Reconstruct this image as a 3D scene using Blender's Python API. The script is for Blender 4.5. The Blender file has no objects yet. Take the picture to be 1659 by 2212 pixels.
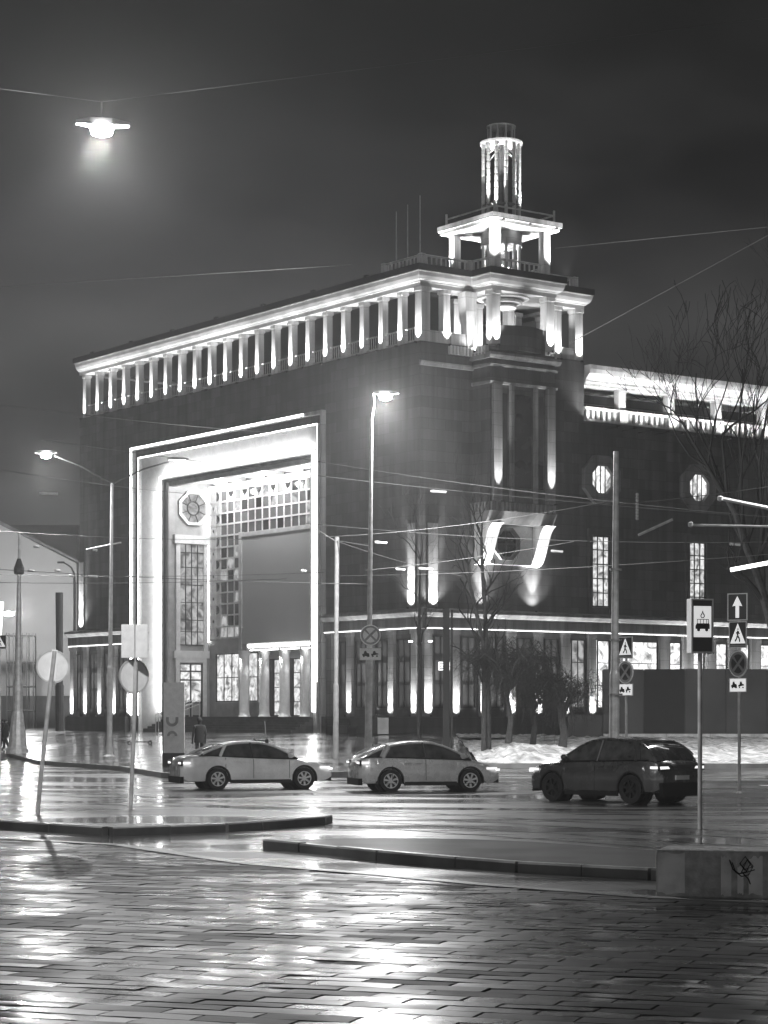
import bpy, bmesh, math, random
from mathutils import Vector, Matrix
PI = math.pi
R = math.radians
random.seed(7)
scene = bpy.context.scene
COL = scene.collection

# ------------------------------------------------------------------ camera, sky, exposure
F = 4725.0                      # focal length in units where the frame is 1659 wide
CX, HY = 829.5, 1548.0          # principal column and horizon row
EYE = 2.1
cam_d = bpy.data.cameras.new("camera")
cam = bpy.data.objects.new("camera", cam_d)
COL.objects.link(cam)
cam.location = (0, 0, EYE)
cam.rotation_euler = (R(90), 0, 0)
cam_d.sensor_fit = 'HORIZONTAL'
cam_d.sensor_width = 36
cam_d.lens = 36 * F / 1659
cam_d.shift_y = (HY - 1106) / 1659
cam_d.clip_end = 3000
scene.camera = cam
scene.view_settings.view_transform = 'Standard'
scene.view_settings.look = 'None'
scene.view_settings.exposure = 0.5
scene.view_settings.gamma = 1.0
scene.cycles.use_denoising = True
scene.cycles.max_bounces = 5
scene.cycles.diffuse_bounces = 2
scene.cycles.glossy_bounces = 3
scene.cycles.transmission_bounces = 3
scene.cycles.volume_bounces = 0
scene.cycles.sample_clamp_indirect = 4
scene.cycles.use_light_tree = True

# night sky over a city: dim and grey, brighter towards the horizon, thin low cloud
w = bpy.data.worlds.new("World"); scene.world = w; w.use_nodes = True
nt = w.node_tree; nt.nodes.clear()
def N(t, **k):
    n = nt.nodes.new(t)
    for a, b in k.items(): setattr(n, a, b)
    return n
out = N('ShaderNodeOutputWorld'); bg = N('ShaderNodeBackground')
tc = N('ShaderNodeTexCoord'); sx = N('ShaderNodeSeparateXYZ')
rp = N('ShaderNodeValToRGB')
cr = rp.color_ramp
cr.elements[0].position = 0.0; cr.elements[0].color = (.05, .05, .05, 1)
cr.elements[1].position = 0.45; cr.elements[1].color = (.0015, .0015, .0015, 1)
e = cr.elements.new(.12); e.color = (.028, .028, .028, 1)
e = cr.elements.new(.30); e.color = (.005, .005, .005, 1)
nz = N('ShaderNodeTexNoise'); nz.inputs['Scale'].default_value = 6.5; nz.inputs['Detail'].default_value = 4
mr = N('ShaderNodeMapRange'); mr.inputs[1].default_value = .3; mr.inputs[2].default_value = .75
mr.inputs[3].default_value = .1; mr.inputs[4].default_value = 2.5
mp = N('ShaderNodeMapping'); mp.inputs['Scale'].default_value = (1, 1, 2.2); mp.inputs['Rotation'].default_value = (0, .5, 0)
mx = N('ShaderNodeVectorMath', operation='SCALE')
L = nt.links.new
L(tc.outputs['Generated'], sx.inputs[0]); L(sx.outputs['Z'], rp.inputs[0])
L(tc.outputs['Generated'], mp.inputs[0]); L(mp.outputs[0], nz.inputs['Vector']); L(nz.outputs[0], mr.inputs[0])
# unseen city glow behind the photographer, added to light sign fronts and facades
gl = N('ShaderNodeMapRange'); gl.inputs[1].default_value = .1; gl.inputs[2].default_value = -1.0; gl.inputs[3].default_value = 0; gl.inputs[4].default_value = 6.0
g1 = N('ShaderNodeMath', operation='MULTIPLY_ADD'); g1.inputs[2].default_value = 1.0
L(sx.outputs['Y'], gl.inputs[0]); g2 = N('ShaderNodeMath', operation='MULTIPLY')
L(gl.outputs[0], g1.inputs[0]); g1.inputs[1].default_value = 1.0
L(g1.outputs[0], g2.inputs[0]); L(mr.outputs[0], g2.inputs[1])
L(rp.outputs[0], mx.inputs[0]); L(g2.outputs[0], mx.inputs['Scale'])
L(mx.outputs[0], bg.inputs[0]); bg.inputs[1].default_value = 1.0
L(bg.outputs[0], out.inputs[0])

# ------------------------------------------------------------------ materials (all grey: the photograph is monochrome)
MATS = {}
def mat(name, c, rough=.6, metal=0.0, emit=0.0, vary=None, bump=None, spec=.5, coat=0.0, rvary=None):
    """c grey base colour; vary=(scale, amount) mottles it; bump=(scale, strength); rvary=(scale, lo, hi) varies roughness"""
    m = bpy.data.materials.new(name); m.use_nodes = True
    t = m.node_tree; b = t.nodes['Principled BSDF']
    b.inputs['Base Color'].default_value = (c, c, c, 1)
    b.inputs['Roughness'].default_value = rough
    b.inputs['Metallic'].default_value = metal
    b.inputs['Specular IOR Level'].default_value = spec
    b.inputs['Coat Weight'].default_value = coat
    if emit:
        b.inputs['Emission Color'].default_value = (1, 1, 1, 1); b.inputs['Emission Strength'].default_value = emit
    tcn = t.nodes.new('ShaderNodeTexCoord')
    if vary is None and not emit: vary = (1.7, .18)
    if vary:
        n = t.nodes.new('ShaderNodeTexNoise'); n.inputs['Scale'].default_value = vary[0]; n.inputs['Detail'].default_value = 6
        q = t.nodes.new('ShaderNodeMapRange'); q.inputs[1].default_value = .3; q.inputs[2].default_value = .7
        q.inputs[3].default_value = c * (1 - vary[1]); q.inputs[4].default_value = c * (1 + vary[1])
        t.links.new(tcn.outputs['Object'], n.inputs['Vector']); t.links.new(n.outputs[0], q.inputs[0])
        t.links.new(q.outputs[0], b.inputs['Base Color'])
    if rvary:
        n = t.nodes.new('ShaderNodeTexNoise'); n.inputs['Scale'].default_value = rvary[0]; n.inputs['Detail'].default_value = 5
        q = t.nodes.new('ShaderNodeMapRange'); q.inputs[1].default_value = .38; q.inputs[2].default_value = .62
        q.inputs[3].default_value = rvary[1]; q.inputs[4].default_value = rvary[2]
        t.links.new(tcn.outputs['Object'], n.inputs['Vector']); t.links.new(n.outputs[0], q.inputs[0])
        t.links.new(q.outputs[0], b.inputs['Roughness'])
    if bump:
        n = t.nodes.new('ShaderNodeTexNoise'); n.inputs['Scale'].default_value = bump[0]; n.inputs['Detail'].default_value = 4
        p = t.nodes.new('ShaderNodeBump'); p.inputs['Strength'].default_value = bump[1]; p.inputs['Distance'].default_value = .02
        t.links.new(tcn.outputs['Object'], n.inputs['Vector']); t.links.new(n.outputs[0], p.inputs['Height'])
        t.links.new(p.outputs[0], b.inputs['Normal'])
    MATS[name] = m
    return m

def clad(name, c, bw, bh, amt=.12, rough=.75):
    """stone cladding: slabs of slightly different greys with thin joints, weather streaks"""
    m = mat(name, c, rough, vary=(.6, .12), bump=(30, .25))
    t = m.node_tree; b = t.nodes['Principled BSDF']
    src = b.inputs['Base Color'].links[0].from_socket
    tcn = t.nodes.new('ShaderNodeTexCoord'); s = t.nodes.new('ShaderNodeSeparateXYZ'); a = t.nodes.new('ShaderNodeMath'); a.operation = 'ADD'
    cmb = t.nodes.new('ShaderNodeCombineXYZ')
    br = t.nodes.new('ShaderNodeTexBrick'); br.inputs['Scale'].default_value = 1
    br.inputs['Brick Width'].default_value = bw; br.inputs['Row Height'].default_value = bh
    br.inputs['Mortar Size'].default_value = .012
    br.inputs['Color1'].default_value = (1 - amt,) * 3 + (1,); br.inputs['Color2'].default_value = (1 + amt,) * 3 + (1,)
    br.inputs['Mortar'].default_value = (.5, .5, .5, 1)
    ml = t.nodes.new('ShaderNodeVectorMath'); ml.operation = 'MULTIPLY'
    st = t.nodes.new('ShaderNodeTexNoise'); st.inputs['Scale'].default_value = 1.2; st.inputs['Detail'].default_value = 5
    mpp = t.nodes.new('ShaderNodeMapping'); mpp.inputs['Scale'].default_value = (1.6, 1.6, .12)
    q = t.nodes.new('ShaderNodeMapRange'); q.inputs[1].default_value = .3; q.inputs[2].default_value = .7; q.inputs[3].default_value = .6; q.inputs[4].default_value = 1.3
    m2 = t.nodes.new('ShaderNodeVectorMath'); m2.operation = 'SCALE'
    K = t.links.new
    K(tcn.outputs['Object'], s.inputs[0]); K(s.outputs[0], a.inputs[0]); K(s.outputs[1], a.inputs[1])
    K(a.outputs[0], cmb.inputs[0]); K(s.outputs[2], cmb.inputs[1]); K(cmb.outputs[0], br.inputs['Vector'])
    K(src, ml.inputs[0]); K(br.outputs['Color'], ml.inputs[1])
    K(tcn.outputs['Object'], mpp.inputs[0]); K(mpp.outputs[0], st.inputs['Vector']); K(st.outputs[0], q.inputs[0])
    K(ml.outputs[0], m2.inputs[0]); K(q.outputs[0], m2.inputs['Scale']); K(m2.outputs[0], b.inputs['Base Color'])
    return m

M = MATS
clad('dark_stone', .085, 1.2, .62, .25)
clad('mid_stone', .21, 1.4, .7)
clad('pale_stone', .62, 2.1, 2.2, .05)
clad('plinth_stone', .07, 1.5, .5, rough=.35)
mat('pale_plaster', .72, .7, vary=(2.5, .1)); mat('white_stone', .52, .65, vary=(3, .15)); mat('grey_moulding', .42, .6)
mat('recess_wall', .34, .6); mat('cornice_stone', .30, .6); mat('board_grey', .33, .5, vary=(.4, .06)); mat('dark_metal', .03, .4, .6); mat('steel', .42, .35, .9)
mat('galvanised', .55, .5, .3, vary=(4, .25)); mat('pole_paint', .3, .45, vary=(5, .2)); mat('pole_dark', .05, .5)
mat('window_dark', .015, .08); mat('window_grey', .09, .15); mat('led', .8, emit=9.0); mat('soft_glow', .8, emit=2.6)
mat('lamp_lens', .8, emit=80); mat('lamp_lens_soft', .8, emit=12)
mat('sign_back', .8, .5, .0, vary=(6, .1)); mat('sign_white', .92, .4); mat('sign_glow', .9, .4, emit=.42); mat('sign_dark', .055, .35, vary=(3, .1)); mat('sign_mid', .3, .4)  # glow added to sign whites in place of light reflected off them
mat('sign_black', .01, .4); mat('rubber', .018, .6); mat('tyre', .012, .7); mat('rim', .85, .35, .4); mat('rim_dark', .08, .35, .8)
mat('paint_silver', .7, .25, .2, coat=.8, vary=(40, .04), rvary=(6, .15, .4)); mat('paint_pale', .92, .3, .0, coat=.8, rvary=(5, .15, .4))
mat('paint_dark', .12, .22, .5, coat=1, rvary=(5, .1, .3)); mat('car_glass', .07, .08, coat=1, vary=(4, .6)); mat('car_trim', .012, .45)
mat('tail_lamp', .5, .2, emit=.9); mat('tail_dim', .25, .2, emit=.6); mat('head_lamp', .8, .2, emit=.7); mat('plate', .7, .4)
mat('bark', .05, .85, vary=(9, .4), bump=(25, .6)); mat('twig', .014, .85); mat('twig_pale', .12, .8)
mat('cloth_dark', .012, .85); mat('cloth_mid', .04, .85); mat('skin', .3, .6); mat('hair', .02, .6)
mat('rail', .25, .12, 1); mat('insulator', .6, .3); mat('wire', .12, .7, .0); mat('hoarding', .075, .4, vary=(.5, .3), rvary=(1, .3, .5))
mat('pale_wall', .5, .8, vary=(.3, .12)); mat('roof_dark', .02, .7); mat('granite', .52, .55, vary=(7, .35), bump=(40, .5), rvary=(3, .25, .5))
mat('mottled_white', .9, .5, vary=(3, .3))

def glow_glass(name, strength, scale):
    """a lit room seen through glass: uneven light, curtains and shelves"""
    m = bpy.data.materials.new(name); m.use_nodes = True; t = m.node_tree; b = t.nodes['Principled BSDF']
    b.inputs['Base Color'].default_value = (.05, .05, .05, 1); b.inputs['Roughness'].default_value = .1
    tcn = t.nodes.new('ShaderNodeTexCoord'); v = t.nodes.new('ShaderNodeTexNoise'); v.inputs['Scale'].default_value = scale; v.inputs['Detail'].default_value = 3
    v.inputs['Distortion'].default_value = 1.2
    q = t.nodes.new('ShaderNodeMapRange'); q.inputs[1].default_value = .32; q.inputs[2].default_value = .6; q.inputs[3].default_value = .12 * strength; q.inputs[4].default_value = strength
    b.inputs['Emission Color'].default_value = (1, 1, 1, 1)
    t.links.new(tcn.outputs['Object'], v.inputs['Vector']); t.links.new(v.outputs[0], q.inputs[0]); t.links.new(q.outputs[0], b.inputs['Emission Strength'])
    MATS[name] = m
glow_glass('lit_window', .75, 1.9); glow_glass('lit_window_bright', 1.25, 1.5); glow_glass('dim_window', .35, 1.4)

def wet(name, c, bscale, bstr, r0, r1, rs, stretch=(1, 1, 1), vary=.35, spec=.6, coat=.25):
    """wet ground: dark base, film of water with pools (smooth) and rougher places"""
    m = bpy.data.materials.new(name); m.use_nodes = True; t = m.node_tree; b = t.nodes['Principled BSDF']; K = t.links.new
    tcn = t.nodes.new('ShaderNodeTexCoord'); mpp = t.nodes.new('ShaderNodeMapping'); mpp.inputs['Scale'].default_value = stretch
    K(tcn.outputs['Object'], mpp.inputs[0])
    a = t.nodes.new('ShaderNodeTexNoise'); a.inputs['Scale'].default_value = rs; a.inputs['Detail'].default_value = 5
    q = t.nodes.new('ShaderNodeMapRange'); q.inputs[1].default_value = .4; q.inputs[2].default_value = .6; q.inputs[3].default_value = r0; q.inputs[4].default_value = r1
    K(mpp.outputs[0], a.inputs['Vector']); K(a.outputs[0], q.inputs[0]); K(q.outputs[0], b.inputs['Roughness'])
    q2 = t.nodes.new('ShaderNodeMapRange'); q2.inputs[1].default_value = .35; q2.inputs[2].default_value = .65; q2.inputs[3].default_value = c * (1 - vary); q2.inputs[4].default_value = c * (1 + vary)
    K(a.outputs[0], q2.inputs[0]); K(q2.outputs[0], b.inputs['Base Color'])
    n = t.nodes.new('ShaderNodeTexNoise'); n.inputs['Scale'].default_value = bscale; n.inputs['Detail'].default_value = 3
    p = t.nodes.new('ShaderNodeBump'); p.inputs['Distance'].default_value = .02
    ms = t.nodes.new('ShaderNodeMapRange'); ms.inputs[1].default_value = .4; ms.inputs[2].default_value = .6; ms.inputs[3].default_value = bstr * .15; ms.inputs[4].default_value = bstr
    K(a.outputs[0], ms.inputs[0]); K(ms.outputs[0], p.inputs['Strength'])
    K(mpp.outputs[0], n.inputs['Vector']); K(n.outputs[0], p.inputs['Height']); K(p.outputs[0], b.inputs['Normal'])
    b.inputs['Specular IOR Level'].default_value = spec
    b.inputs['Coat Weight'].default_value = coat; b.inputs['Coat Roughness'].default_value = .25
    MATS[name] = m
wet('wet_asphalt', .07, 3.0, .12, .08, .42, .30, (.45, 1.5, 1), vary=.5)
wet('wet_dark_asphalt', .03, 6.0, .5, .35, .55, .5)
wet('wet_plaza', .06, 2.5, .10, .10, .25, .35)
wet('wet_paver', .06, 9.0, .15, .18, .46, .45, vary=.5, spec=.2, coat=0)
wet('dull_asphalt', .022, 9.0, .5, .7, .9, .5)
M_PV = [wet('wet_paver_rough', .045, 9.0, .2, .26, .55, .45, vary=.5, spec=.11, coat=0), wet('wet_paver_smooth', .08, 9.0, .10, .10, .36, .45, vary=.5, spec=.32, coat=0)]
wet('wet_kerb', .24, 9.0, .3, .3, .5, 1.0)

# ------------------------------------------------------------------ helpers
def at(x, y, Y):
    """world point seen at frame position (x, y) at depth Y"""
    return Vector(((x - CX) * Y / F, Y, EYE + (HY - y) * Y / F))
def gp(x, y, z):
    """point of the level z seen at frame position (x, y)"""
    Y = (EYE - z) * F / (y - HY)
    return Vector(((x - CX) * Y / F, Y, z))
def tag(o, label=None, cat=None, group=None, kind=None):
    if label: o['label'] = label
    if cat: o['category'] = cat
    if group: o['group'] = group
    if kind: o['kind'] = kind
    return o
def empty(name, loc=(0, 0, 0), rz=0.0):
    o = bpy.data.objects.new(name, None); o.empty_display_size = .3
    COL.objects.link(o); o.location = loc; o.rotation_euler = (0, 0, rz); return o
class MB:
    def __init__(s): s.v = []; s.f = []
    def add(s, vs, fs):
        k = len(s.v); s.v += [tuple(p) for p in vs]; s.f += [tuple(i + k for i in f) for f in fs]; return s
    def box(s, x0, x1, y0, y1, z0, z1):
        return s.add([(x0, y0, z0), (x1, y0, z0), (x1, y1, z0), (x0, y1, z0), (x0, y0, z1), (x1, y0, z1), (x1, y1, z1), (x0, y1, z1)],
                     [(0, 3, 2, 1), (4, 5, 6, 7), (0, 1, 5, 4), (1, 2, 6, 5), (2, 3, 7, 6), (3, 0, 4, 7)])
    def prism(s, poly, a, b, axis='z'):
        """polygon (2-D list) extruded from a to b along axis; poly in the two other axes in order"""
        def P(p, t):
            return {'z': (p[0], p[1], t), 'x': (t, p[0], p[1]), 'y': (p[0], t, p[1])}[axis]
        n = len(poly)
        return s.add([P(p, a) for p in poly] + [P(p, b) for p in poly],
                     [tuple(range(n))[::-1], tuple(range(n, 2 * n))] + [(i, (i + 1) % n, n + (i + 1) % n, n + i) for i in range(n)])
    def ring(s, outer, inner, a, b, axis='z'):
        def P(p, t):
            return {'z': (p[0], p[1], t), 'x': (t, p[0], p[1]), 'y': (p[0], t, p[1])}[axis]
        n = len(outer); vs = [P(p, a) for p in outer] + [P(p, a) for p in inner] + [P(p, b) for p in outer] + [P(p, b) for p in inner]
        fs = []
        for i in range(n):
            j = (i + 1) % n
            fs += [(i, j, n + j, n + i), (2 * n + i, 3 * n + i, 3 * n + j, 2 * n + j), (i, 2 * n + i, 2 * n + j, j), (n + i, n + j, 3 * n + j, 3 * n + i)]
        return s.add(vs, fs)
    def lathe(s, c, prof, n=16, cap=True):
        """profile [(r, z)...] round a vertical axis at c"""
        vs = []; fs = []
        for r, z in prof:
            for k in range(n):
                a = 2 * PI * k / n; vs.append((c[0] + r * math.cos(a), c[1] + r * math.sin(a), (c[2] if len(c) > 2 else 0) + z))
        for i in range(len(prof) - 1):
            for k in range(n):
                j = (k + 1) % n; fs.append((i * n + k, i * n + j, (i + 1) * n + j, (i + 1) * n + k))
        if cap: fs.append(tuple(range(n))[::-1]); fs.append(tuple(range((len(prof) - 1) * n, len(prof) * n)))
        return s.add(vs, fs)
    def tube(s, pts, rad, n=6):
        """tube along points; rad a number or one per point"""
        pts = [Vector(p) for p in pts]; m = len(pts)
        rr = rad if isinstance(rad, (list, tuple)) else [rad] * m
        vs = []; fs = []
        for i, p in enumerate(pts):
            d = (pts[min(i + 1, m - 1)] - pts[max(i - 1, 0)])
            if d.length < 1e-9: d = Vector((0, 0, 1))
            d.normalize(); u = d.cross(Vector((0, 0, 1)) if abs(d.z) < .9 else Vector((1, 0, 0))).normalized(); q = d.cross(u)
            for k in range(n):
                a = 2 * PI * k / n; vs.append(p + (u * math.cos(a) + q * math.sin(a)) * rr[i])
        for i in range(m - 1):
            for k in range(n):
                j = (k + 1) % n; fs.append((i * n + k, i * n + j, (i + 1) * n + j, (i + 1) * n + k))
        fs.append(tuple(range(n))[::-1]); fs.append(tuple(range((m - 1) * n, m * n)))
        return s.add(vs, fs)
    def build(s, name, material, parent=None, smooth=False, loc=None, bevel=0):
        me = bpy.data.meshes.new(name); me.from_pydata(s.v, [], s.f); me.materials.append(M[material] if isinstance(material, str) else material)
        bm = bmesh.new(); bm.from_mesh(me); bmesh.ops.recalc_face_normals(bm, faces=bm.faces); bm.to_mesh(me); bm.free()
        if smooth:
            for p in me.polygons: p.use_smooth = True
            me.set_sharp_from_angle(angle=R(40))
        o = bpy.data.objects.new(name, me); COL.objects.link(o)
        if parent: o.parent = parent
        if loc is not None: o.location = loc
        if bevel:
            b = o.modifiers.new('bevel', 'BEVEL'); b.width = bevel; b.segments = 2; b.limit_method = 'ANGLE'
        return o
def kids(o): return [c for c in bpy.data.objects if c.parent == o]
def copy_tree(o, parent=None):
    c = o.copy(); COL.objects.link(c); c.parent = parent
    for ch in kids(o): copy_tree(ch, c)
    return c
def spot(parent, loc, direction, power, angle=60, blend=.6, radius=.05, name='spot_light'):
    d = bpy.data.lights.new(name, 'SPOT'); d.energy = power; d.spot_size = R(angle); d.spot_blend = blend; d.shadow_soft_size = radius
    o = bpy.data.objects.new(name, d); COL.objects.link(o); o.parent = parent; o.location = loc
    o.rotation_euler = Vector(direction).to_track_quat('-Z', 'Y').to_euler(); return o
def point(parent, loc, power, radius=.1, name='point_light'):
    d = bpy.data.lights.new(name, 'POINT'); d.energy = power; d.shadow_soft_size = radius
    o = bpy.data.objects.new(name, d); COL.objects.link(o); o.parent = parent; o.location = loc; return o
def oct_poly(cx, cy, r):
    return [(cx + r * math.cos(PI / 8 + k * PI / 4) / math.cos(PI / 8), cy + r * math.sin(PI / 8 + k * PI / 4) / math.cos(PI / 8)) for k in range(8)]

# ------------------------------------------------------------------ ground
MB().add([(-900, -60, -.35), (900, -60, -.35), (900, 1500, -.35), (-900, 1500, -.35)], [(0, 1, 2, 3)]).build('ground', 'wet_dark_asphalt')['kind'] = 'structure'
MB().add([(-120, 3, -.1), (120, 3, -.1), (120, 135, -.1), (-120, 135, -.1)], [(0, 1, 2, 3)]).build('road', 'wet_asphalt')['kind'] = 'structure'

# plaza and verge rise from the kerb of the road to the foot of the building
FRONT = [(-120, 128), (-40, 124), (-20.2, 119), (-15.8, 100.5), (-10.6, 89), (-7.9, 78.9), (-6.1, 74.6), (-3.8, 77), (-1, 81), (1.2, 85), (4.2, 93.6), (8, 94), (18, 93), (120, 90)]
def lerp_poly(P, x):
    for (a, b), (c, d) in zip(P, P[1:]):
        if x <= c: return b + (d - b) * (x - a) / (c - a)
    return P[-1][1]
def back_y(X):
    if X < 2.08: return 125 + 1.3697 * (2.08 - X)
    return lerp_poly([(2.08, 125), (10, 115), (120, 108)], X)
def hz(X, Y):
    yf = lerp_poly(FRONT, X)
    if Y < yf: return -.1
    return .08 + 1.06 * min(1, (Y - yf) / max(5, back_y(X) - yf))
def sheet(xs, name, material, ny=26, far=30, dz=0.0):
    vs = []; fs = []
    for X in xs:
        yf = lerp_poly(FRONT, X); yb = back_y(X)
        for j in range(ny + 1):
            Y = yf + (yb - yf) * j / (ny - 2) if j <= ny - 2 else yb + far * (j - ny + 2)
            vs.append((X, Y, hz(X, Y) + dz))
    m = ny + 1
    for i in range(len(xs) - 1):
        for j in range(ny): fs.append((i * m + j, (i + 1) * m + j, (i + 1) * m + j + 1, i * m + j + 1))
    return MB().add(vs, fs).build(name, material, smooth=True)
XS = sorted(set([round(-120 + 4 * i, 2) for i in range(21)] + [round(-40 + i, 2) for i in range(44)] + [p[0] for p in FRONT if p[0] < 4] + [4]))
sheet(XS, 'plaza', 'wet_plaza')['kind'] = 'structure'
# kerb stones along the far side of the road
kb = MB()
FK = [p for p in FRONT]
for (a, b), (c, d) in zip(FK, FK[1:]):
    n = Vector((c - a, d - b, 0)).normalized(); m = Vector((n.y, -n.x, 0)) * .16
    kb.add([(a, b, -.1), (c, d, -.1), (c + m.x, d + m.y, -.1), (a + m.x, b + m.y, -.1), (a, b, .09), (c, d, .09), (c + m.x, d + m.y, .09), (a + m.x, b + m.y, .09)],
           [(0, 1, 2, 3), (4, 5, 6, 7), (0, 1, 5, 4), (2, 3, 7, 6), (1, 2, 6, 5), (3, 0, 4, 7)])
kb.build('kerb', 'wet_kerb')['kind'] = 'structure'

# verge: patchy snow over dead grass, bumpy
def verge_mat():
    m = mat('verge', .6, .75, vary=(1.8, .7), bump=(18, 1.0))
    return m
verge_mat()
vs = []; fs = []; nx, ny = 150, 40
xs = [4 + 34 * (i / nx) ** 1.15 for i in range(nx + 1)] + [60, 120]
rnd = random.Random(3)
for X in xs:
    yf = lerp_poly(FRONT, X); yb = back_y(X) - .5
    for j in range(ny + 1):
        Y = yf + (yb - yf) * j / ny
        h = hz(X, Y + .001) + .02
        mound = .5 * math.exp(-((X - 5.9) / 1.6) ** 2 - ((Y - 98) / 4.5) ** 2) + .3 * math.exp(-((X - 8.2) / 1.8) ** 2 - ((Y - 100) / 4) ** 2)
        if 0 < j: h += mound * rnd.uniform(.8, 1.15) + rnd.uniform(-.05, .07)
        vs.append((X, Y, h))
m_ = ny + 1
for i in range(len(xs) - 1):
    for j in range(ny): fs.append((i * m_ + j, (i + 1) * m_ + j, (i + 1) * m_ + j + 1, i * m_ + j + 1))
tag(MB().add(vs, fs).build('verge_ground', 'verge', smooth=True), kind='structure')
# sheet behind the verge, under the hoarding and the wing
MB().add([(4, 114, 1.0), (120, 107, 1.0), (120, 300, 1.0), (4, 300, 1.0)], [(0, 1, 2, 3)]).build('yard_ground', 'wet_dark_asphalt')['kind'] = 'structure'

# foreground paving: every slab tilts a little, so each takes its own reflection
EDGE = [(-60, 38.5), (-6.65, 37.87), (-4.25, 35.8), (-1.85, 31.2), (0, 29.1), (1.3, 27.4), (3.13, 25.5), (6.0, 23.9), (40, 18)]
ANG = R(20); ca, sa = math.cos(ANG), math.sin(ANG)
BW, BH = .72, .27
pv = MB(); rnd = random.Random(11)
for r in range(-40, 190):
    for k in range(-60, 60):
        u0 = (k + (.5 if r % 2 else 0)) * BW; v0 = r * BH
        def W(u, v): return (u * ca + v * sa, -u * sa + v * ca + 2)
        cxp, cyp = W(u0 + BW / 2, v0 + BH / 2)
        if not (-16 < cxp < 16 and 9 < cyp): continue
        if cyp > lerp_poly(EDGE, cxp) - .30: continue
        z = rnd.uniform(-.002, .002); tx, ty = rnd.gauss(0, .006), rnd.gauss(0, .012)
        g, b = .003, .011
        low = [W(u0 + g, v0 + g), W(u0 + BW - g, v0 + g), W(u0 + BW - g, v0 + BH - g), W(u0 + g, v0 + BH - g)]
        hi = [(u0 + b + (BW - 2 * b) * s_ / 2, v0 + b + (BH - 2 * b) * t_ / 2) for t_ in range(3) for s_ in range(3)]
        vs = [(p[0], p[1], -.012) for p in low]
        for (q_, (uu, vv)) in enumerate(hi):
            dome = .0022 * (2 if q_ == 4 else (1 if q_ % 2 else 0))
            q = W(uu, vv); vs.append((q[0], q[1], z - .002 + dome + tx * (uu - u0 - BW / 2) + ty * (vv - v0 - BH / 2)))
        pv.add(vs, [(0, 1, 6, 5, 4), (1, 2, 12, 9, 6), (2, 3, 10, 11, 12), (3, 0, 4, 7, 10), (4, 5, 8, 7), (5, 6, 9, 8), (7, 8, 11, 10), (8, 9, 12, 11)])
pvo = pv.build('paving_slabs', 'wet_paver'); tag(pvo, kind='structure')
pvo.data.materials.append(M['wet_paver_rough']); pvo.data.materials.append(M['wet_paver_smooth'])
for p in pvo.data.polygons: p.use_smooth = True
pvo.data.set_sharp_from_angle(angle=R(18))
for i in range(0, len(pvo.data.polygons), 8):
    k = rnd.choice((0, 0, 1, 1, 2))
    for j in range(8): pvo.data.polygons[i + j].material_index = k
poly = [(x, y - .25) for x, y in EDGE]
MB().add([(x, 3, -.009) for x, y in poly] + [(x, y, -.009) for x, y in poly], [(i, i + 1, len(poly) + i + 1, len(poly) + i) for i in range(len(poly) - 1)]).build('paving_bed', 'wet_paver_rough')['kind'] = 'structure'
kb = MB()
for (a, b), (c, d) in zip(EDGE, EDGE[1:]):
    n = Vector((c - a, d - b, 0)).normalized(); m = Vector((n.y, -n.x, 0)) * .25
    kb.add([(a, b, -.1), (c, d, -.1), (c + m.x, d + m.y, -.1), (a + m.x, b + m.y, -.1), (a, b, .012), (c, d, .012), (c + m.x, d + m.y, .012), (a + m.x, b + m.y, .012)],
           [(0, 1, 2, 3), (4, 5, 6, 7), (0, 1, 5, 4), (2, 3, 7, 6), (1, 2, 6, 5), (3, 0, 4, 7)])
kb.build('kerb', 'wet_kerb')['kind'] = 'structure'

# tram island with kerb, on the left
def slab(ptsxy, z0, z1, name, material):
    P = [(p[0], p[1]) for p in ptsxy]
    return MB().prism(P, z0, z1).build(name, material, bevel=.02)
isl = [gp(x, y, .06) for x, y in [(-500, 1755), (0, 1771), (120, 1780), (235, 1787), (480, 1779), (690, 1764), (704, 1761), (690, 1757), (480, 1744), (200, 1738), (-500, 1726)]]
slab(isl, -.1, .05, 'traffic_island', 'wet_asphalt')['kind'] = 'structure'
def kerb_stones(line, top):
    m_ = MB(); rk = random.Random(2)
    for a, b in zip(line, line[1:]):
        n = b - a; n.z = 0; k = max(1, int(n.length / 1.0)); d = n / k; w_ = Vector((n.y, -n.x, 0)).normalized() * .15
        for i in range(k):
            p = a + d * i + d * .008; q = a + d * (i + 1) - d * .008; t_ = top + rk.uniform(-.008, .008); o_ = w_ * rk.uniform(.94, 1.05)
            m_.add([(p.x, p.y, -.098), (q.x, q.y, -.098), (q.x + o_.x, q.y + o_.y, -.098), (p.x + o_.x, p.y + o_.y, -.098), (p.x, p.y, t_), (q.x, q.y, t_), (q.x + o_.x * .86, q.y + o_.y * .86, t_), (p.x + o_.x * .86, p.y + o_.y * .86, t_), (p.x + o_.x, p.y + o_.y, t_ - .03), (q.x + o_.x, q.y + o_.y, t_ - .03)],
                   [(0, 1, 2, 3), (4, 5, 6, 7), (0, 1, 5, 4), (7, 6, 9, 8), (8, 9, 2, 3), (1, 2, 9, 6, 5), (0, 3, 8, 7, 4)])
    o_ = m_.build('kerb', 'wet_kerb'); o_['kind'] = 'structure'
kerb_stones([gp(x, y, .06) for x, y in [(-500, 1755), (0, 1771), (120, 1780), (235, 1787), (480, 1779), (690, 1764), (704, 1761)]], .072)
kerb_stones([gp(x, y, .05) for x, y in [(585, 1814), (830, 1838), (1000, 1852), (1130, 1862), (1412, 1876), (1900, 1890)]], .062)
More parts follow.
